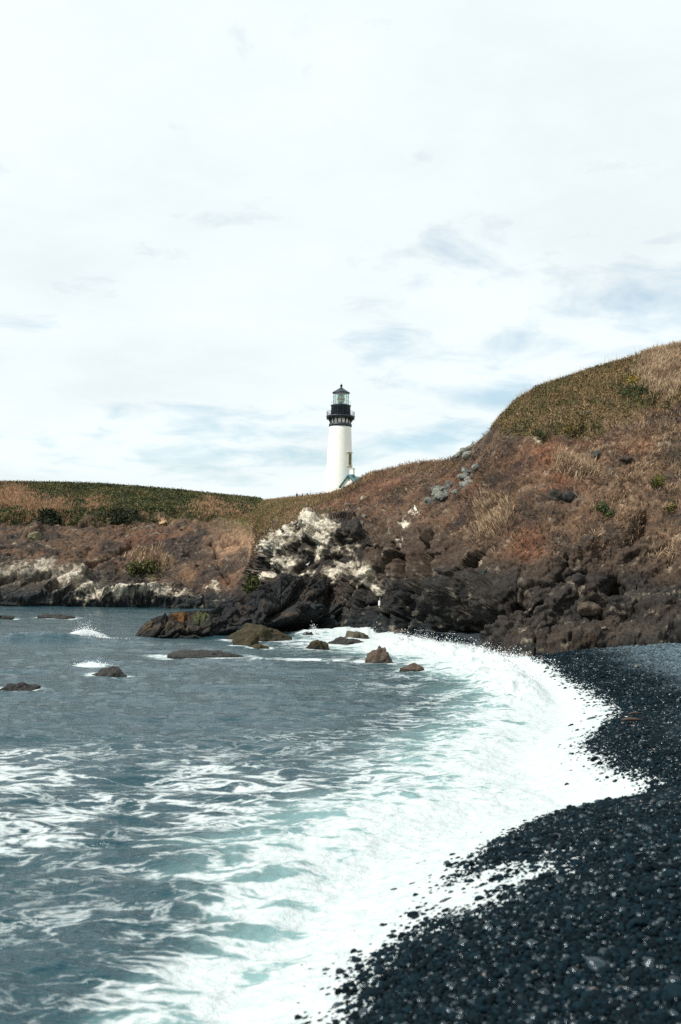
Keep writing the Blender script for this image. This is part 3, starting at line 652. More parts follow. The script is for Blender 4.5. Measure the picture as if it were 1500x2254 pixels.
# cobble positions: two passes, a bed and a looser top layer
pts = []
def scatter(x0, x1, y0, y1, step, jit=.6):
    X, Y = np.meshgrid(np.arange(x0, x1, step), np.arange(y0, y1, step)); q = np.column_stack([X.ravel(), Y.ravel()])
    return q + RNG.uniform(-jit * step, jit * step, q.shape)
cand = np.vstack([scatter(-3.5, 10, 3.6, 26, .041), scatter(3, 25, 26, 64, .07)])
cd = shore_dist(cand); u_, v_ = proj(np.column_stack([cand, np.full(len(cand), 1.)]))
foot_u = np.interp(u_, hu, K1[:, 1])
okk = (cd < 1.0) & (u_ > -250) & (u_ < 3400) & (v_ < 2420) & (cand[:, 1] < foot_u + .8)
cand = cand[okk]; cd = cd[okk]
cz = beach_z(cand, cd)
rad = RNG.lognormal(math.log(.0225), .36, len(cand)); rad = np.clip(rad, .016, .07) * np.where(cand[:, 1] > 26, 1.4, 1)
bigm = RNG.random(len(cand)) < .006; rad[bigm] *= 1.7
czz = cz + rad * RNG.uniform(-.1, .55, len(cand)) * .8
wet = sstep(-5.4, -2.0, cd + 1.9 * sstep(16, 9, cand[:, 1]) + .9 * fbm(p3(cand * .35, 2), 3) + .25 * RNG.normal(size=len(cand)))
tintv = RNG.random(len(cand))
CP = np.column_stack([cand, czz]); crot = RNG.uniform(0, 6.283, (len(cand), 3)) * np.array([.12, .12, 1])
csx = RNG.uniform(.8, 1.3, len(cand)); csz = RNG.uniform(.55, .85, len(cand))
# the 300 that show largest become single objects
u_, v_ = proj(CP); size = rad / CP[:, 1]; vis = (u_ > 20) & (u_ < 1490) & (v_ > 1300) & (v_ < 2245) & (cd < -.05) & (pocket(cand) < .5)
order = np.argsort(-np.where(vis, size * (1 + .8 * (czz > cz + rad * .2)), 0))[:300]
single = np.zeros(len(CP), bool); single[order] = True
import bmesh
def pebble_mesh(k, sub=2):
    bm = bmesh.new(); bmesh.ops.create_icosphere(bm, subdivisions=sub, radius=1)
    co = np.array([v.co[:] for v in bm.verts]); n = .30 * fbm(co * .8 + 13 * k, 2) + .05 * fbm(co * 2.2 + 7 * k, 2)
    for v, q in zip(bm.verts, n): v.co *= 1 + float(q)
    for f in bm.faces: f.smooth = True
    m = bpy.data.meshes.new('cobble'); bm.to_mesh(m); bm.free(); m.materials.append(M_COBBLE); return m
peb = [pebble_mesh(k, 3) for k in range(6)]
for j in order:
    o = bpy.data.objects.new('cobble', peb[j % 6]); link(o, beach); o.location = CP[j]; o.rotation_euler = crot[j]
    o.scale = (rad[j] * csx[j], rad[j], rad[j] * csz[j]); o['wet'] = float(wet[j]); o['tint'] = float(tintv[j] * .98)
# the rest: points with geometry nodes
s = ~single
pm = bpy.data.meshes.new('cobbles'); pm.vertices.add(int(s.sum())); pm.vertices.foreach_set('co', CP[s].astype(np.float32).ravel())
for nm, arr in (('wet', wet[s]), ('tint', tintv[s])):
    a = pm.attributes.new(nm, 'FLOAT', 'POINT'); a.data.foreach_set('value', arr.astype(np.float32))
for nm, arr in (('rot', crot[s]), ('scl', np.column_stack([rad * csx, rad, rad * csz])[s])):
    a = pm.attributes.new(nm, 'FLOAT_VECTOR', 'POINT'); a.data.foreach_set('vector', arr.astype(np.float32).ravel())
po = tag(mesh_ob('cobbles', pm, M_COBBLE, beach), kind='stuff')
ng = bpy.data.node_groups.new('cobble_bed', 'GeometryNodeTree')
ng.interface.new_socket('Geometry', in_out='INPUT', socket_type='NodeSocketGeometry'); ng.interface.new_socket('Geometry', in_out='OUTPUT', socket_type='NodeSocketGeometry')
G = ng.nodes.new; gl = ng.links.new
gi = G('NodeGroupInput'); go = G('NodeGroupOutput'); iop = G('GeometryNodeInstanceOnPoints'); g2i = G('GeometryNodeGeometryToInstance')
for k in range(5):
    ico = G('GeometryNodeMeshIcoSphere'); ico.inputs['Subdivisions'].default_value = 3
    sp = G('GeometryNodeSetPosition'); gl(ico.outputs[0], sp.inputs[0])
    tx = G('ShaderNodeTexNoise'); tx.noise_dimensions = '4D'; tx.inputs['W'].default_value = 3.7 * k; tx.inputs['Scale'].default_value = .75; tx.inputs['Detail'].default_value = 1.5
    vm = G('ShaderNodeVectorMath'); vm.operation = 'SUBTRACT'; gl(tx.outputs['Color'], vm.inputs[0]); vm.inputs[1].default_value = (.5, .5, .5)
    vs = G('ShaderNodeVectorMath'); vs.operation = 'SCALE'; gl(vm.outputs[0], vs.inputs[0]); vs.inputs['Scale'].default_value = 1.1
    gl(vs.outputs[0], sp.inputs['Offset']); sm_ = G('GeometryNodeSetShadeSmooth'); gl(sp.outputs[0], sm_.inputs[0])
    mt = G('GeometryNodeSetMaterial'); mt.inputs['Material'].default_value = M_COBBLE; gl(sm_.outputs[0], mt.inputs[0]); gl(mt.outputs[0], g2i.inputs[0])
na1 = G('GeometryNodeInputNamedAttribute'); na1.data_type = 'FLOAT_VECTOR'; na1.inputs[0].default_value = 'rot'
na2 = G('GeometryNodeInputNamedAttribute'); na2.data_type = 'FLOAT_VECTOR'; na2.inputs[0].default_value = 'scl'
e2r = G('FunctionNodeEulerToRotation'); gl(na1.outputs[0], e2r.inputs[0])
m2p = G('GeometryNodeMeshToPoints'); gl(gi.outputs[0], m2p.inputs[0])
gl(m2p.outputs[0], iop.inputs['Points']); gl(g2i.outputs[0], iop.inputs['Instance']); iop.inputs['Pick Instance'].default_value = True
gl(e2r.outputs[0], iop.inputs['Rotation']); gl(na2.outputs[0], iop.inputs['Scale']); gl(iop.outputs[0], go.inputs[0])
md = po.modifiers.new('bed', 'NODES'); md.node_group = ng
# ------------------------------------------------------------------ rocks standing in the water
def rock_mesh(name, seed, sx, sy, sz, sub=4, planes=12, rough=.12, flat=.55, colf=None, smooth_=True):
    g = np.random.default_rng(seed)
    bm = bmesh.new(); bmesh.ops.create_icosphere(bm, subdivisions=sub, radius=1); bm.verts.ensure_lookup_table()
    co = np.array([v.co[:] for v in bm.verts]); F_ = np.array([[v.index for v in f.verts] for f in bm.faces]); bm.free()
    nrm = g.normal(size=(planes, 3)); nrm /= np.linalg.norm(nrm, axis=1)[:, None]; off = g.uniform(.62, 1.0, planes)
    dt = co @ nrm.T; r = np.where(dt > .05, off / np.maximum(dt, .05), 9).min(1); r = np.minimum(r, 1.15)
    r = r * flat + (1 - flat) * .95
    co = co * r[:, None]
    q = co * np.array([sx, sy, sz]); s = max(sx, sy)
    co = co * (1 + rough * fbm(q * 1.6 / s + seed, 4) * 1.6 + rough * .5 * ridged(q * 4 / s + seed * 3, 3))[:, None]
    V_ = co * np.array([sx, sy, sz])
    cols = colf(V_, co) if colf is not None else None
    return np_mesh(name, V_, F_, smooth_, cols)
def sea_rock_cols(kind, seed):
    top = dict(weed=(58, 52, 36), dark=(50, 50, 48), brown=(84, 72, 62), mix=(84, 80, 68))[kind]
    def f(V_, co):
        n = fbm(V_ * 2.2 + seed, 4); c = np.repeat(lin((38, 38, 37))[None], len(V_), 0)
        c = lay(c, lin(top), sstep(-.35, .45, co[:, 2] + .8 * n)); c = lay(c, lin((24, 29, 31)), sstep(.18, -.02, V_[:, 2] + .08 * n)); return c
    return f
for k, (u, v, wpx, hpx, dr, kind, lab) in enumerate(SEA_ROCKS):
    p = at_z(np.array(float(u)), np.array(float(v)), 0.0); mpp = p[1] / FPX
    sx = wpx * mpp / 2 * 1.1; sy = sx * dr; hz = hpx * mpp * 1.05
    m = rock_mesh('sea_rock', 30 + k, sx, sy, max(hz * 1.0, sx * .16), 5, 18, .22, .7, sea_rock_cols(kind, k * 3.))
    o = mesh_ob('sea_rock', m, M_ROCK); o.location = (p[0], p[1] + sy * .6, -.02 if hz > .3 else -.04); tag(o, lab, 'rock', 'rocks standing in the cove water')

# ------------------------------------------------------------------ boulders on the slope
def boulder(u, v, wpx, col, lab, seed, group=None, squash=.75, sink=.25, sub=3, flat=.95, rough=.06, aspect=1.0):
    p, n = on_headland(u, v); r = wpx * p[1] / FPX / 2
    def cf(V_, co):
        q = fbm(V_ * 2 / r + seed, 3); c = np.repeat(lin(col)[None], len(V_), 0); return lay(c, lin(col) * .45, sstep(0, .6, q))
    m = rock_mesh('boulder', seed, r * aspect, r * .9, r * squash, sub, 16, rough, flat, cf, flat < .8)
    o = mesh_ob('boulder', m, M_ROCK); o.location = p + n * r * sink; o.rotation_euler = (random.uniform(-.4, .4), random.uniform(-.4, .4), random.uniform(0, 6.28))
    return tag(o, lab, 'boulder', group)
g_ = np.random.default_rng(5)
RF_LAB = ['angular grey boulder in the main heap of the rockfall on the brown slope', 'angular grey boulder in the heap above the main rockfall', 'angular grey boulder on the skyline shoulder above the rockfall', 'angular grey boulder in the small heap trailing below the main rockfall']
k = 0
for (a, b, ru, rv, n) in [(985, 1083, 26, 12, 20), (952, 1100, 15, 9, 9), (1030, 1050, 16, 12, 10), (1012, 1003, 14, 7, 7)]:
    for j in range(n):
        t = g_.normal(size=2) * .6; wpx = g_.uniform(12, 27)
        boulder(a + ru * t[0] + 6 * t[1], b + rv * t[1] - 7 * t[0], wpx, (122, 124, 116) if g_.random() < .7 else (92, 94, 90),
                RF_LAB[(a > 1020) + 2 * (a == 1012) + 3 * (a == 952)], 200 + k, 'grey boulders of the rockfall', .8, .2, 2, .98, .05, g_.uniform(.8, 1.4)); k += 1
for i, (u, v, wpx, col, lab, sq, fl) in enumerate([
    (802, 1097, 19, (140, 132, 116), 'lone pale boulder on the bare brown slope below the lighthouse', .7, .5),
    (764, 1112, 12, (104, 104, 98), 'small grey stone downslope from the lone pale boulder', .7, .5),
    (742, 1121, 10, (84, 84, 80), 'small dark stone above the whitened rocks', .6, .5),
    (1222, 1096, 40, (62, 58, 52), 'big round black boulder, one of a pair on the slope, with pale top', .95, .75),
    (1258, 1098, 38, (48, 48, 46), 'big round black boulder, the darker one of a pair on the slope', .95, .75),
    (1198, 1069, 11, (132, 130, 128), 'small pale stone above the pair of black boulders', .9, .6),
    (1290, 910, 26, (122, 128, 122), 'flat grey slab poking out of the grassy hill', .35, .9),
    (1365, 1377, 24, (112, 118, 116), 'grey angular stone lying on the brown rock shelf behind the beach', .7, .9),
    (1330, 1382, 12, (120, 116, 110), 'small pale stone beside the grey angular stone on the shelf', .6, .9),
    (1315, 1000, 22, (66, 66, 62), 'dark stone beside the pale grass streak', .9, .6),
    (1375, 1010, 34, (70, 60, 54), 'dark brown boulder under the rust red bank', .6, .5),
    (790, 1066, 20, (58, 56, 52), 'dark rounded boulder on the crest beside the white cottage', .8, .5),
    (1066, 1262, 20, (64, 68, 68), 'dark angular stone stuck in the lower cliff face', .9, .9),
    (1296, 1340, 56, (84, 74, 64), 'large brown overhanging boulder at the foot of the cliff', .6, .5),
    (358, 1150, 22, (172, 146, 110), 'pale sandy slab below the edge of the grass', .35, .8),
    (76, 1184, 34, (112, 106, 82), 'yellowish blocky knob jutting from the far cliff', 1.0, .95),
    (895, 1137, 14, (128, 128, 122), 'small grey stone above the white streaked cleft', .7, .7),
    (802, 1137, 16, (120, 118, 110), 'grey stone at the upper edge of the whitened rocks', .6, .7),
    (741, 1147, 15, (116, 112, 104), 'flat grey stone capping the whitened rocks', .5, .8)]):
    boulder(u, v, wpx, col, lab, 400 + i, None, sq, -.05, 4, fl, .16)

# ------------------------------------------------------------------ plants
Hg = HP.reshape(NR, NC, 3)
A_, B_, C_, D_ = Hg[:-1, :-1], Hg[:-1, 1:], Hg[1:, 1:], Hg[1:, :-1]
qarea = (np.linalg.norm(np.cross(B_ - A_, D_ - A_), axis=2) * .5 + np.linalg.norm(np.cross(B_ - C_, D_ - C_), axis=2) * .5)
qn = NMf.reshape(NR, NC, 3)[:-1, :-1].reshape(-1, 3)
inview = (hU > -60) & (hU < 1580)
def q_of(x): return np.asarray(x, float).reshape(NR, NC)[:-1, :-1]
def sample(density):
    w = (q_of(density) * qarea).ravel(); n = int(w.sum())
    k = RNG.choice(len(w), n, p=w / w.sum()); a = RNG.random((n, 1)); b = RNG.random((n, 1))
    f = lambda X: X.reshape(-1, 3)[k]
    p = (f(A_) * (1 - a) + f(B_) * a) * (1 - b) + (f(D_) * (1 - a) + f(C_) * a) * b
    return p, qn[k]
def blades(p, n, per, hmin, hmax, wid, spread, cols, droop=.0, cvar=.35, up=1.0, base=.06):
    """tapering three-sided blades: per of them from every point"""
    N_ = len(p) * per; q = np.repeat(p, per, 0) + RNG.normal(0, base, (N_, 3)); nn = np.repeat(n, per, 0)
    h = RNG.uniform(hmin, hmax, N_)
    d = np.array([0, 0, up]) + .35 * nn + RNG.normal(0, spread, (N_, 3)); d /= np.linalg.norm(d, axis=1)[:, None]
    s = np.cross(d, RNG.normal(size=(N_, 3))); s /= np.linalg.norm(s, axis=1)[:, None] + 1e-9
    mid = q + d * (h * .6)[:, None]; tip = q + d * h[:, None]; tip[:, 2] -= droop * h
    w = (wid * RNG.uniform(.6, 1.4, N_))[:, None]
    V_ = np.stack([q - s * w, q + s * w, mid + s * w * .7, tip], 1).reshape(-1, 3)
    i = np.arange(N_)[:, None] * 4; F_ = i + np.array([0, 1, 2, 3])
    c = np.repeat(cols, per, 0) if cols.ndim == 2 else np.repeat(cols[None], N_, 0)
    c = c * RNG.uniform(1 - cvar, 1 + cvar, (N_, 1)); c = np.repeat(c, 4, 0)
    return V_, F_, c
def leaves(p, n, per, size, spread, height, cols, cvar=.4):
    N_ = len(p) * per; q = np.repeat(p, per, 0) + np.repeat(n, per, 0) * RNG.uniform(0, height, (N_, 1)) + RNG.normal(0, spread, (N_, 3))
    q[:, 2] += RNG.uniform(0, height * .5, N_)
    a = RNG.normal(size=(N_, 3)); a /= np.linalg.norm(a, axis=1)[:, None]; b = np.cross(a, RNG.normal(size=(N_, 3))); b /= np.linalg.norm(b, axis=1)[:, None] + 1e-9
    s = size * RNG.uniform(.5, 1.4, (N_, 1))
    V_ = np.stack([q - a * s, q + b * s * .5, q + a * s, q - b * s * .5], 1).reshape(-1, 3)
    F_ = np.arange(N_)[:, None] * 4 + np.array([0, 1, 2, 3])
    c = np.repeat(cols, per, 0) if cols.ndim == 2 else np.repeat(cols[None], N_, 0)
    return V_, F_, np.repeat(c * RNG.uniform(1 - cvar, 1 + cvar, (N_, 1)), 4, 0)
def join(L_):
    o = 0; V_ = []; F_ = []; c_ = []
    for v, f, c in L_: V_.append(v); F_.append(f + o); c_.append(c); o += len(v)
    return np.vstack(V_), np.vstack(F_), np.vstack(c_)
def plant_ob(name, L_, **k):
    V_, F_, c_ = join(L_); return tag(mesh_ob(name, np_mesh(name, V_, F_, False, c_), M_BLADE), **k)
def colmix(p, a, b, s, seed=0, lo=-.2, hi=.3):
    return lay(np.repeat(lin(a)[None], len(p), 0), lin(b), sstep(lo, hi, fbm(p * s + seed, 3)))
crestband = (rowi > ROW_CREST - 1) & (rowi < ROW_CREST + 5)
gl_m = (grassL * front + crestband * (hU < 575)) * inview
gr_m = (grassR * front + crestband * (hU > 1085)) * inview
tanL = np.clip(blob(wU, wV, [(30, 1102, 36, 26, 1.1), (75, 1122, 40, 18, 1), (132, 1122, 24, 16, 1), (208, 1122, 22, 14, 1), (460, 1120, 28, 10, 1), (530, 1155, 26, 12, .8), (-30, 1100, 40, 20, 1), (480, 1135, 60, 14, .5)]), 0, 1)
cov = []
p, n = sample(gl_m * (1 - tanL * .95) * 42)
cov.append(leaves(p, n, 5, .11, .12, .30, colmix(p, (58, 66, 38), (86, 84, 52), .35)))
p, n = sample(gr_m * (1 - .8 * tanR) * 120)
cov.append(leaves(p, n, 3, .075, .06, .16, colmix(p, (78, 78, 48), (116, 98, 68), .6, 4)))
tag(plant_ob('ground_cover', cov), 'low dark green ground cover on the headland tops', 'ground cover', kind='stuff')
dry = []
p, n = sample(gl_m * tanL * 34); dry.append(blades(p, n, 5, .4, .95, .03, .3, lin((164, 130, 102)), .15))
p, n = sample(gl_m * 9 * sstep(-.3, .4, n_lo + .6 * n_mid)); dry.append(blades(p, n, 3, .3, .7, .025, .3, lin((142, 120, 88))))
p, n = sample(gr_m * (1 - tanR) * 34); dry.append(blades(p, n, 3, .25, .55, .010, .25, lin((150, 124, 92))))
p, n = sample(gr_m * .8); dry.append(blades(p, n, 2, .6, 1.1, .011, .18, lin((128, 108, 84))))
tan_rest = tanR * (1 - np.clip(blob(hU, hV, [(1465, 815, 50, 60, 1.2), (1260, 1032, 45, 25, 1.2), (1095, 1140, 30, 45, 1.1), (330, 1235, 40, 24, 1.1)]), 0, 1)) * inview
p, n = sample(tan_rest * 60 * sstep(-.05, .3, fbm(P * .8 + 90, 3))); dry.append(blades(p, n, 3, .25, .6, .012, .32, colmix(p, (160, 136, 110), (120, 98, 78), .7), .25))
oliv = blob(wU, wV, [(580, 1130, 80, 28, 1), (650, 1108, 60, 12, .8)]) * front * inview
p, n = sample(oliv * 22); dry.append(blades(p, n, 4, .2, .55, .018, .3, colmix(p, (118, 110, 72), (146, 120, 92), .4), .2))
crest_m = crestband * ((hU > 590) & (hU < 1090)) * 3.0 + (rowi > ROW_CREST - 30) * front * ((hU > 590) & (hU < 1010)) * 9.0
p, n = sample(crest_m * inview); dry.append(blades(p, n, 4, .15, .45, .014, .3, colmix(p, (150, 122, 90), (116, 92, 68), .4), .2))
tag(plant_ob('dry_grass', dry), 'sparse dry grass and dead stems over the headland slopes', 'dry grass', kind='stuff')
soilm = (1 - rock) * front * (1 - grassL) * (1 - grassR) * inview * np.where(hU < 560, .12, 1)
scrub = []
p, n = sample(soilm * sstep(-.3, .5, n_mid + n_hi * .6) * 34); scrub.append(blades(p, n, 3, .08, .26, .016, .6, colmix(p, (112, 84, 64), (74, 60, 50), .5), .3))
p, n = sample(soilm * sstep(.0, .6, n_lo + n_hi * .7) * 16); scrub.append(leaves(p, n, 3, .06, .08, .12, colmix(p, (78, 74, 46), (60, 52, 42), .6)))
rightscrub = soilm * sstep(1180, 1330, hU) * sstep(-.4, .4, n_mid)
p, n = sample(rightscrub * 30 * sstep(.0, .35, fbm(P * .9 + 33, 3))); scrub.append(blades(p, n, 3, .12, .42, .012, .5, colmix(p, (134, 106, 84), (86, 68, 54), .9), .35))
tag(plant_ob('dead_bracken', scrub), 'thin dead brown scrub covering the steep slopes', 'scrub', kind='stuff')
for (a, b, ru, rv, dens, h0, h1, lab) in [
    (1465, 815, 55, 60, 170, .3, .8, 'tall pale dry grass thicket at the crest of the high hill'),
    (1260, 1032, 42, 22, 150, .4, .8, 'fan shaped patch of pale dry grass on the rust red slope'),
    (1095, 1140, 26, 42, 110, .4, .9, 'pale dry grass clump hanging down the cliff above the overhanging block'),
    (330, 1235, 38, 20, 26, .5, 1.1, 'tangled dry grass clump above a strip of green on the far cliff')]:
    msk = sstep(.1, .95, blob(wU + 10 * n_hi, wV, [(a, b, ru, rv, 1)])) * front
    p, n = sample(msk * dens); plant_ob('dry_grass_clump', [blades(p, n, 4, h0, h1, .013 if a > 400 else .03, .24, colmix(p, (170, 147, 120), (138, 114, 92), .8), .2)], label=lab, cat='grass')
for (a, b, ru, rv, c1, c2, lab) in [
    (1396, 846, 13, 8, (158, 138, 58), (104, 100, 54), 'yellow flowering patch beside the tall pale grass thicket'),
    (1245, 948, 24, 9, (122, 108, 58), (92, 84, 52), 'yellowish shrub under the green hill cover'),
    (1325, 1122, 9, 7, (84, 100, 58), (66, 80, 48), 'small bright green plant on the steep slope, the upper of two'),
    (1338, 1139, 12, 7, (84, 98, 56), (66, 78, 46), 'small bright green plant on the steep slope, the lower of two'),
    (1450, 1075, 12, 16, (116, 112, 54), (84, 88, 46), 'olive shrub hanging in the dry grass of the steep hill'),
    (1190, 972, 7, 5, (78, 88, 50), (62, 70, 42), 'tiny green plant at the top of the rust red bank'),
    (1480, 1135, 14, 12, (120, 112, 58), (88, 84, 50), 'yellow green bush above the boulder strewn cliff foot'),
    (1400, 870, 40, 12, (70, 84, 46), (52, 66, 40), 'dark green shrub below the tall pale grass thicket'),
    (560, 1290, 12, 8, (84, 92, 44), (62, 70, 38), 'green tuft at the foot of the sandy gully behind the outcrop'),
    (318, 1264, 36, 6, (92, 94, 52), (74, 76, 44), 'strip of green grass below the tangled dry clump on the far cliff'),
    (270, 1148, 26, 10, (54, 62, 38), (44, 52, 34), 'dark bush overhanging the eroded edge of the far cliff'),
    (95, 1150, 26, 9, (54, 62, 38), (44, 52, 34), 'dark bush on the eroded edge under pale grass tufts')]:
    msk = sstep(.3, .7, blob(wU, wV, [(a, b, ru, rv, 1)])) * front
    far_ = 1 if a > 600 else 0
    if (q_of(msk) * qarea).sum() * (160 if far_ else 60) < 3: msk = (np.hypot(hU - a, hV - b) < 6) * front
    p, n = sample(msk * (160 if far_ else 60)); plant_ob('low_shrub', [leaves(p, n, 5, .07 if far_ else .16, .07 if far_ else .2, .3 if far_ else .7, colmix(p, c1, c2, 1.5) * .7)], label=lab, cat='shrub')

# ------------------------------------------------------------------ lighthouse
M_WHITE = simple('white_paint', (.80, .79, .75), .55, 0, .04, .6); M_BLACK = simple('black_paint', tuple(lin((30, 44, 54))), .45, 0, .2, 1.5)
M_TEAL = simple('teal_roof', tuple(lin((96, 136, 138))), .6, 0, .15, 2.0); M_DGLASS = simple('dark_window', (.03, .04, .045), .15, 0, .1)
M_TRIM = simple('stone_trim', tuple(lin((176, 172, 150))), .7, 0, .15, 2); M_BRASS = simple('lens_brass', tuple(lin((150, 120, 84))), .35, .6, .1)
def glass_mat(name, col, gloss, alpha):
    m, t, b, N, L = nmat(name); t.nodes.remove(b); out = t.nodes['Material Output']
    tr = N('ShaderNodeBsdfTransparent'); tr.inputs[0].default_value = (*col, 1); gs = N('ShaderNodeBsdfGlossy'); gs.inputs['Roughness'].default_value = .05
    df = N('ShaderNodeBsdfDiffuse'); df.inputs[0].default_value = (col[0] * .8, col[1] * .9, col[2] * .85, 1)
    a = N('ShaderNodeMixShader'); a.inputs[0].default_value = gloss; L(tr.outputs[0], a.inputs[1]); L(gs.outputs[0], a.inputs[2])
    c = N('ShaderNodeMixShader'); c.inputs[0].default_value = alpha; L(a.outputs[0], c.inputs[1]); L(df.outputs[0], c.inputs[2]); L(c.outputs[0], out.inputs[0])
    return m
M_GLASS = glass_mat('lantern_glass', (.86, .96, .92), .12, .06); M_LENS = glass_mat('lens_glass', (.55, .78, .68), .25, .45)
LP = at_y(np.array(746.3), np.array(1083.), 258.0)
lh = empty('lighthouse', tuple(LP)); tag(lh, 'tall white lighthouse tower with black lantern top behind the brown slope', 'lighthouse')
def R_at(z): return 3.70 + (2.82 - 3.70) * z / 17.1
tower = MB().lathe([(R_at(-3), -3.0)] + [(R_at(z), z) for z in np.linspace(-2, 17.1, 24)], 64).build('tower', M_WHITE, lh, True)
# window, 50 degrees to the right of the side that faces the beach
wa = math.radians(-90 + 50)
Mw = Matrix.Rotation(wa, 4, 'Z')
def wbox(name, r0, r1, hw, z0, z1, mat, par): return MB().box(r0, r1, -hw, hw, z0, z1, Mw).build(name, mat, par)
rw = R_at(8.2)
wbox('window_pane', rw - .3, rw + .06, .42, 6.9, 9.6, M_DGLASS, tower)
for s in (-1, 1): MB().box(rw - .35, rw + .22, s * .55 - .13, s * .55 + .13, 6.75, 9.7, Mw).build('window_jamb', M_TRIM, tower)
wbox('window_head', rw - .4, rw + .24, .72, 9.7, 9.95, M_TRIM, tower); wbox('window_hood', rw - .4, rw + .42, .95, 10.05, 10.22, M_TRIM, tower)
wbox('window_sill', rw - .3, rw + .40, .85, 6.45, 6.72, M_TRIM, tower); wbox('window_bar', rw - .2, rw + .10, .035, 6.9, 9.6, M_TRIM, tower)
MB().lathe([(2.80, 17.0), (2.99, 17.12), (3.02, 17.5), (2.95, 17.75), (2.70, 17.8)], 64).build('ring_moulding', M_BLACK, lh, True)
MB().lathe([(2.62, 17.7), (2.62, 19.3)], 64).build('service_wall', M_WHITE, lh, True)
gal = MB().lathe([(2.7, 19.05), (3.45, 19.25), (3.72, 19.45), (3.76, 19.72), (3.72, 19.84), (2.4, 19.86)], 64).build('gallery', M_BLACK, lh, True)
for j in range(16):
    Mj = Matrix.Rotation(6.28318 * j / 16 + .1, 4, 'Z')
    b = MB(); b.box(2.60, 2.80, -.13, .13, 17.78, 19.2, Mj)
    prof = [(2.75, 18.1), (2.95, 18.35), (3.2, 18.85), (3.62, 19.12), (3.62, 19.3), (2.75, 19.25)]
    V_ = [Mj @ Vector((r, y, z)) for y in (-.09, .09) for r, z in prof]; nn = len(prof)
    b.add(V_, [tuple(range(nn - 1, -1, -1)), tuple(range(nn, 2 * nn))] + [(i, (i + 1) % nn, nn + (i + 1) % nn, nn + i) for i in range(nn)])
    b.tube([Mj @ Vector((3.60, 0, 19.2)), Mj @ Vector((3.60, 0, 18.85))], [.10, .04], 6); b.build('bracket', M_BLACK, gal)
for j in range(32):
    Mj = Matrix.Rotation(6.28318 * j / 32, 4, 'Z'); MB().tube([Mj @ Vector((3.6, 0, 19.8)), Mj @ Vector((3.6, 0, 21.0))], .028 if j % 2 else .045, 5).build('baluster', M_BLACK, gal)
for z in (20.25, 20.65, 21.0):
    MB().tube([(3.6 * math.cos(a), 3.6 * math.sin(a), z) for a in np.linspace(0, 6.28318, 49)], .03, 5).build('handrail', M_BLACK, gal)
watch = MB().lathe([(2.53, 19.8), (2.53, 22.35), (2.60, 22.4), (2.68, 22.5), (2.68, 22.66), (2.2, 22.7)], 64).build('watch_room', M_BLACK, lh, True)
for j in range(12):
    Mj = Matrix.Rotation(6.28318 * j / 12 + .2, 4, 'Z'); MB().box(2.5, 2.555, -.03, .03, 19.9, 22.3, Mj).build('seam', M_BLACK, watch)
for j in range(20):
    Mj = Matrix.Rotation(6.28318 * j / 20, 4, 'Z'); MB().tube([Mj @ Vector((2.6, 0, 22.6)), Mj @ Vector((2.6, 0, 23.6))], .016, 4).build('upper_baluster', M_TRIM, watch)
MB().tube([(2.6 * math.cos(a), 2.6 * math.sin(a), 23.6) for a in np.linspace(0, 6.28318, 41)], .018, 4).build('upper_rail', M_TRIM, watch)
lan = MB().lathe([(2.05, 22.68), (2.05, 22.85), (1.95, 22.9)], 16).build('lantern_base', M_BLACK, lh)
NP = 16
for j in range(NP):
    a0, a1 = 6.28318 * j / NP, 6.28318 * (j + 1) / NP
    for z0, z1 in ((22.85, 23.85), (23.88, 24.86), (24.89, 25.85)):
        MB().add([(1.98 * math.cos(a0 + .01), 1.98 * math.sin(a0 + .01), z0), (1.98 * math.cos(a1 - .01), 1.98 * math.sin(a1 - .01), z0), (1.98 * math.cos(a1 - .01), 1.98 * math.sin(a1 - .01), z1), (1.98 * math.cos(a0 + .01), 1.98 * math.sin(a0 + .01), z1)], [(0, 1, 2, 3)]).build('pane', M_GLASS, lan)
    MB().tube([(2.0 * math.cos(a0), 2.0 * math.sin(a0), 22.8), (2.0 * math.cos(a0), 2.0 * math.sin(a0), 25.9)], .035, 5).build('glazing_bar', M_BLACK, lan)
for z in (23.86, 24.87):
    MB().tube([(2.0 * math.cos(a), 2.0 * math.sin(a), z) for a in np.linspace(0, 6.28318, 17)], .028, 4).build('glazing_ring', M_BLACK, lan)
lens = MB().lathe([(.75, 23.5), (.92, 23.8), (.95, 24.3), (.92, 24.8), (.7, 25.3), (.3, 25.7), (.1, 25.75)], 24).build('lens', M_LENS, lh, True)
MB().lathe([(.5, 22.7), (.5, 23.3), (.8, 23.5)], 20).build('lens_pedestal', M_BLACK, lens)
MB().lathe([(.97, 24.0), (.98, 24.05), (.97, 24.55), (.96, 24.6)], 24, False).build('lens_band', M_BRASS, lens)
roof = MB().lathe([(2.1, 25.85), (2.33, 25.88), (2.34, 26.02), (2.2, 26.12), (1.2, 26.75), (.45, 27.25), (.2, 27.45), (.16, 27.6)], 32).build('roof', M_BLACK, lh, True)
MB().lathe([(.05, 27.5), (.3, 27.6), (.36, 27.85), (.3, 28.1), (.1, 28.25), (.03, 28.5)], 16).build('ventilator_ball', M_BLACK, roof, True)
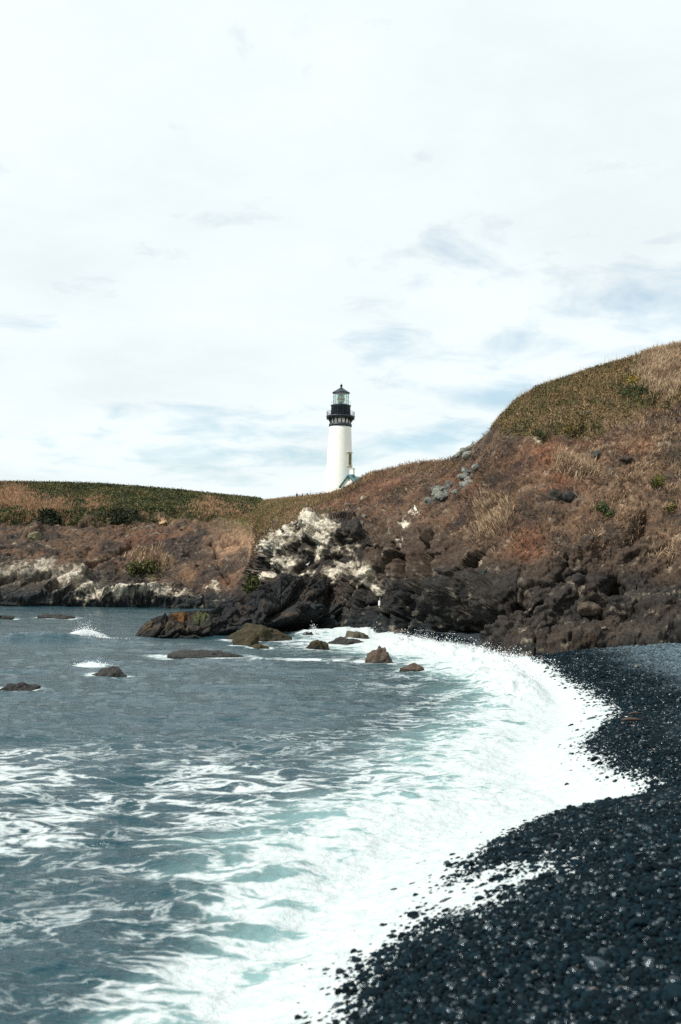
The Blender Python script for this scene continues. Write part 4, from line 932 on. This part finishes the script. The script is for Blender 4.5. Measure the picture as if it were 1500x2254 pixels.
# white oil house with a teal roof
hp = at_y(np.array(768.), np.array(1068.), 250.); hrz = math.radians(-28)
zg = hp[2] - 3.2
ho = empty('cottage', (hp[0], hp[1], zg), hrz); tag(ho, 'small white cottage with teal gabled roof at the foot of the lighthouse', 'cottage')
ze = hp[2] - zg - .15; zr = ze + 2.55; hw = 2.15; ln = 7.0
MB().add([(-hw, 0, 0), (hw, 0, 0), (hw, 0, ze), (0, 0, zr - .1), (-hw, 0, ze), (-hw, ln, 0), (hw, ln, 0), (hw, ln, ze), (0, ln, zr - .1), (-hw, ln, ze)],
         [(0, 1, 2, 3, 4), (9, 8, 7, 6, 5), (0, 5, 6, 1), (1, 6, 7, 2), (4, 9, 5, 0)]).build('wall', M_WHITE, ho)
ov = .45; sl = (zr - ze) / hw
rf = MB()
for s in (-1, 1):
    rf.add([(0, -ov, zr + .05), (s * (hw + ov), -ov, ze - sl * ov + .05), (s * (hw + ov), ln + ov, ze - sl * ov + .05), (0, ln + ov, zr + .05),
            (0, -ov, zr + .25), (s * (hw + ov), -ov, ze - sl * ov + .25), (s * (hw + ov), ln + ov, ze - sl * ov + .25), (0, ln + ov, zr + .25)],
           [(0, 1, 2, 3), (4, 7, 6, 5), (0, 4, 5, 1), (1, 5, 6, 2), (2, 6, 7, 3)])
rf = rf.build('roof', M_TEAL, ho)
m_tdark = simple('dark_teal_trim', tuple(lin((52, 96, 98))), .6, 0, .1, 2)
for s in (-1, 1): MB().add([(0, -ov - .05, zr + .28), (s * (hw + ov), -ov - .05, ze - sl * ov + .28), (s * (hw + ov), -ov - .05, ze - sl * ov - .05), (0, -ov - .05, zr - .05), (0, -ov - .002, zr + .28), (s * (hw + ov), -ov - .002, ze - sl * ov + .28), (s * (hw + ov), -ov - .002, ze - sl * ov - .05), (0, -ov - .002, zr - .05)],
    [(0, 1, 2, 3), (4, 7, 6, 5), (0, 4, 5, 1), (1, 5, 6, 2), (2, 6, 7, 3)]).build('bargeboard', m_tdark, rf)
MB().box(-.12, .12, -.35, .02, zr - .95, zr - .2).build('gable_bracket', m_tdark, ho)
MB().box(-hw - .25, -hw - .05, -.3, .05, ze - .55, ze - .05).build('eave_bracket', m_tdark, ho)
ch = MB().box(-.48, .48, 1.2, 2.16, zr - .6, zr + 1.85).build('chimney', M_WHITE, ho); MB().box(-.58, .58, 1.1, 2.26, zr + 1.85, zr + 2.02).build('chimney_cap', M_TRIM, ch)
MB().box(-.55, .55, 1.12, 2.24, zr - .5, zr + .45).build('flashing', m_tdark, ch)

# ------------------------------------------------------------------ fence, visitors and small things by the lighthouse
def plateau_z(x, y):
    q = np.hypot(Hg[ROW_CREST:, :, 0] - x, Hg[ROW_CREST:, :, 1] - y); k = np.unravel_index(q.argmin(), q.shape); return Hg[ROW_CREST:][k][2]
M_RAIL = simple('weathered_rail', tuple(lin((150, 160, 160))), .6, .2, .2, 2)
fpx = [(600, 1095.0), (617, 1093.2), (634, 1091.5), (648, 1089.5), (661, 1087.8), (672, 1086.3), (684, 1084.8), (697, 1083.2), (710, 1081.8), (726, 1080.2), (740, 1079.2), (752, 1078.2), (770, 1076.5)]
ftop = [Vector(at_y(np.array(float(a)), np.array(b), 243.)) for a, b in fpx[2:]]
fo_ = empty('fence', tuple(ftop[0] - Vector((0, 0, 1.2)))); tag(fo_, 'thin rail fence along the crest left of the lighthouse', 'fence')
o0 = fo_.location.copy()
for p in ftop:
    zb = min(plateau_z(p.x, p.y) - .1, p.z - 1.2); MB().tube([Vector((p.x, p.y, zb)) - o0, p - o0], .05, 6).build('post', M_RAIL, fo_)
for dz in (-.03, -.55): MB().tube([p - o0 + Vector((0, .06, dz)) for p in ftop], .035, 5).build('rail', M_RAIL, fo_)
pp = Vector(at_y(np.array(684.), np.array(1078.5), 242.)); zb = plateau_z(pp.x, pp.y) - .1
pl = MB().tube([(0, 0, 0), (0, 0, pp.z - zb)], .05, 6).build('pole', M_RAIL); pl.location = (pp.x, pp.y, zb); tag(pl, 'slim bare pole standing taller than the crest fence', 'pole')
pp = Vector(at_y(np.array(677.), np.array(1085.6), 241.)); zb = plateau_z(pp.x, pp.y) - .1
sg = empty('sign', (pp.x, pp.y, zb)); tag(sg, 'small dark sign on a post beside the crest fence', 'sign')
MB().tube([(0, 0, 0), (0, 0, pp.z - zb - .1)], .04, 6).build('post', M_RAIL, sg); MB().box(-.14, .14, -.06, -.03, pp.z - zb - .42, pp.z - zb).build('board', M_BLACK, sg)
wp_ = Vector(at_y(np.array(634.), np.array(1097.2), 236.)); zb = plateau_z(wp_.x, wp_.y) - .1; hh = wp_.z - zb
lw = MB(); [lw.box(-.95 + .64 * i, -.35 + .64 * i, -.25 + .02 * i, .25, 0, hh + .04 * (i % 2)) for i in range(3)]
lw = lw.build('low_wall', M_TRIM); lw.location = (wp_.x, wp_.y, zb); tag(lw, 'low stone wall block at the end of the crest fence', 'wall')
def skin_mesh(name, verts, edges, radii, root=0, sub=1):
    m = bpy.data.meshes.new(name); m.from_pydata(verts, edges, []); o = bpy.data.objects.new(name, m); COL.objects.link(o)
    md = o.modifiers.new('s', 'SKIN'); m.skin_vertices[0].data[root].use_root = True
    for sv, r in zip(m.skin_vertices[0].data, radii): sv.radius = (r, r)
    s = o.modifiers.new('d', 'SUBSURF'); s.levels = sub; s.render_levels = sub
    me = bpy.data.meshes.new_from_object(o.evaluated_get(bpy.context.evaluated_depsgraph_get())); bpy.data.objects.remove(o); me.name = name
    for f in me.polygons: f.use_smooth = True
    return me
def person(u, v, Y, h, lab, jacket, turn):
    p = Vector(at_y(np.array(float(u)), np.array(float(v)), Y)); zb = plateau_z(p.x, p.y); s = h / 1.75
    vs = [(0, 0, .95), (0, 0, 1.2), (0, 0, 1.42), (0, .01, 1.52), (0, -.01, 1.62), (0, -.01, 1.70),
          (.10, 0, .88), (.11, -.02, .5), (.11, .02, .09), (.11, -.14, .04), (-.10, 0, .88), (-.11, .03, .5), (-.12, .05, .09), (-.12, -.10, .04),
          (.20, 0, 1.40), (.25, .02, 1.13), (.23, -.10, .90), (.22, -.13, .80), (-.20, 0, 1.40), (-.25, .02, 1.13), (-.23, -.08, .90), (-.22, -.11, .80)]
    es = [(0, 1), (1, 2), (2, 3), (3, 4), (4, 5), (0, 6), (6, 7), (7, 8), (8, 9), (0, 10), (10, 11), (11, 12), (12, 13), (2, 14), (14, 15), (15, 16), (16, 17), (2, 18), (18, 19), (19, 20), (20, 21)]
    rr = [.15, .15, .14, .06, .095, .08, .10, .075, .055, .05, .10, .075, .055, .05, .07, .055, .045, .035, .07, .055, .045, .035]
    me = skin_mesh('person', [tuple(c * s for c in q) for q in vs], es, [r * s for r in rr])
    a = me.color_attributes.new('col', 'FLOAT_COLOR', 'POINT')
    for i, q in enumerate(me.vertices):
        z = q.co.z / s; hand = abs(q.co.x) / s > .17 and z < .86 and z > .7
        c = lin((150, 110, 90)) if (z > 1.50 or hand) else (lin(jacket) if z > .86 else lin((34, 38, 48)))
        a.data[i].color = (*c, 1)
    o = mesh_ob('person', me, M_BLADE); o.location = (p.x, p.y, zb); o.rotation_euler.z = turn; tag(o, lab, 'person')
    hb = MB().lathe([(.03, 1.80), (.09, 1.77), (.115, 1.68), (.10, 1.60), (.06, 1.56)], 10)
    hb.v = [(x * s, (y + .015) * s, z * s) for x, y, z in hb.v]; hb.build('hair', simple('hair', (.03, .022, .018), .7), o, True)
person(654, 1090, 240., 1.8, 'person in a dark jacket standing by the crest fence, the taller of two', (40, 44, 58), .4)
person(666.5, 1092, 240., 1.6, 'shorter person in a dark jacket beside the crest fence', (58, 54, 62), -.6)

# ------------------------------------------------------------------ birds and the white marker on the cliff
def bird(u, v, lab, col, size, rz):
    p, n = on_headland(u, v); s = size
    me = skin_mesh('bird', [(.0, -.28 * s, .20 * s), (0, -.05 * s, .28 * s), (0, .16 * s, .40 * s), (0, .20 * s, .62 * s), (0, .26 * s, .72 * s), (0, .38 * s, .71 * s), (.05 * s, 0, .12 * s), (.05 * s, .02 * s, 0), (-.05 * s, 0, .12 * s), (-.05 * s, .02 * s, 0)],
        [(0, 1), (1, 2), (2, 3), (3, 4), (4, 5), (1, 6), (6, 7), (1, 8), (8, 9)], [.04 * s, .12 * s, .11 * s, .05 * s, .055 * s, .012 * s, .03 * s, .018 * s, .03 * s, .018 * s], 1)
    o = mesh_ob('bird', me, simple('feathers', tuple(lin(col)), .7)); o.location = p + np.array([0, -.05, -.03]); o.rotation_euler.z = rz; tag(o, lab, 'bird', 'birds resting on the whitened rocks')
bird(620, 1172, 'dark bird perched on the leftmost whitened rock', (36, 38, 42), .75, 1.2); bird(652, 1158, 'dark bird on top of the whitened rock beside the grassy slope', (36, 38, 42), .75, -1.4)
bird(881, 1134, 'dark bird above the white streaked cleft in the cliff', (34, 36, 40), .7, .5); bird(678, 1247, 'white gull resting on the ledge between white rock patches', (214, 214, 214), .6, -1.5)
bird(916, 1127, 'pale gull standing alone high on the brown slope', (222, 214, 200), .75, .4)
p, n = on_headland(835, 1333)
i_ = np.argmin(np.hypot(*(np.array(proj(OP)) - np.array([[835.], [1336.]])))); po_ = OP[i_]
p = p if p[1] < po_[1] else po_
mk = empty('marker', (p[0], p[1] - .18, p[2] - .15)); tag(mk, 'small white cylindrical marker hanging on the dark lower cliff', 'marker')
MB().lathe([(.03, .12), (.075, .14), (.09, .16), (.09, .44), (.07, .47)], 14).build('drum', M_WHITE, mk); MB().lathe([(.03, -.02), (.045, .03), (.03, .13)], 10).build('neck', M_TRIM, mk)
MB().tube([(0, 0, .46), (.02, .1, .62), (.03, .25, .70)], .012, 5).build('rope', M_TRIM, mk)

# ------------------------------------------------------------------ driftwood and spray
M_WOOD = simple('driftwood', tuple(lin((66, 52, 45))), .85, 0, .3, 14, .3)
for (u, v, l, a, lab) in [(1400, 1574, .42, .2, 'short brown stick of driftwood on the cobbles, the thinner of two'), (1392, 1588, .5, -.15, 'short brown stick of driftwood on the cobbles, the thicker of two')]:
    q = at_z(np.array(float(u)), np.array(float(v)), 1.1)
    for _ in range(4): z = beach_z(q[None, :2], shore_dist(q[None, :2]))[0]; q = at_z(np.array(float(u)), np.array(float(v)), z + .06)
    o = MB().tube([(-l / 2, 0, .03), (-l * .2, .03, .05), (l * .15, 0, .06), (l / 2, .05, .03)], [.02, .03, .028, .012] if 'thinner' in lab else [.03, .045, .04, .02], 7).build('driftwood', M_WOOD, None, True)
    o.location = q; o.rotation_euler.z = a; tag(o, lab, 'driftwood')
g = np.random.default_rng(3); drops = []
for s in range(len(SHORE_F) - 1):
    c = SHORE_F[s]
    if not (38 < c[1] < 58) or c[0] < 3: continue
    t = SHORE_F[s + 1] - c; nrm_ = np.array([-t[1], t[0]]) / (np.linalg.norm(t) + 1e-9); L_ = np.linalg.norm(t)
    n = int(1500 * L_)
    q = c + g.random((n, 1)) * t + nrm_ * g.normal(1.2, .55, (n, 1)); burst = .5 + .8 * np.clip(fbm(p3(q * .9, 5), 2) + .3, 0, 1)
    drops.append(np.column_stack([q, np.minimum(.25 + g.exponential(.17, n) * burst, 1.1)]))
for (u, v, n, r, hh) in [(835, 1402, 2200, .45, .4), (690, 1400, 700, .4, .25), (188, 1408, 3500, .8, .3), (850, 1400, 400, .8, .3), (960, 1414, 500, .8, .35), (205, 1468, 120, .5, .12)]:
    c = at_z(np.array(float(u)), np.array(float(v)), 0.)[:2]; q = c + g.normal(0, 1, (n, 2)) * np.array([r, r * .35]); k = np.exp(-((q[:, 0] - c[0]) / r) ** 2)
    drops.append(np.column_stack([q, .1 + hh * k * .7 + g.exponential(hh * .55, n) * k]))
drops = np.vstack(drops); r = np.clip(g.exponential(.007, len(drops)) + .006, 0, .03)
oc6 = np.array([(1, 0, 0), (-1, 0, 0), (0, 1, 0), (0, -1, 0), (0, 0, 1), (0, 0, -1)], float); of8 = np.array([(0, 2, 4), (2, 1, 4), (1, 3, 4), (3, 0, 4), (2, 0, 5), (1, 2, 5), (3, 1, 5), (0, 3, 5)])
V_ = (drops[:, None, :] + oc6[None] * r[:, None, None]).reshape(-1, 3); F_ = (np.arange(len(drops))[:, None, None] * 6 + of8[None]).reshape(-1, 3)
tag(mesh_ob('spray', np_mesh('spray', V_, F_, True), simple('spray_drops', (.86, .89, .9), .4, 0, .03)), 'white spray thrown up where waves break', 'spray', kind='stuff')
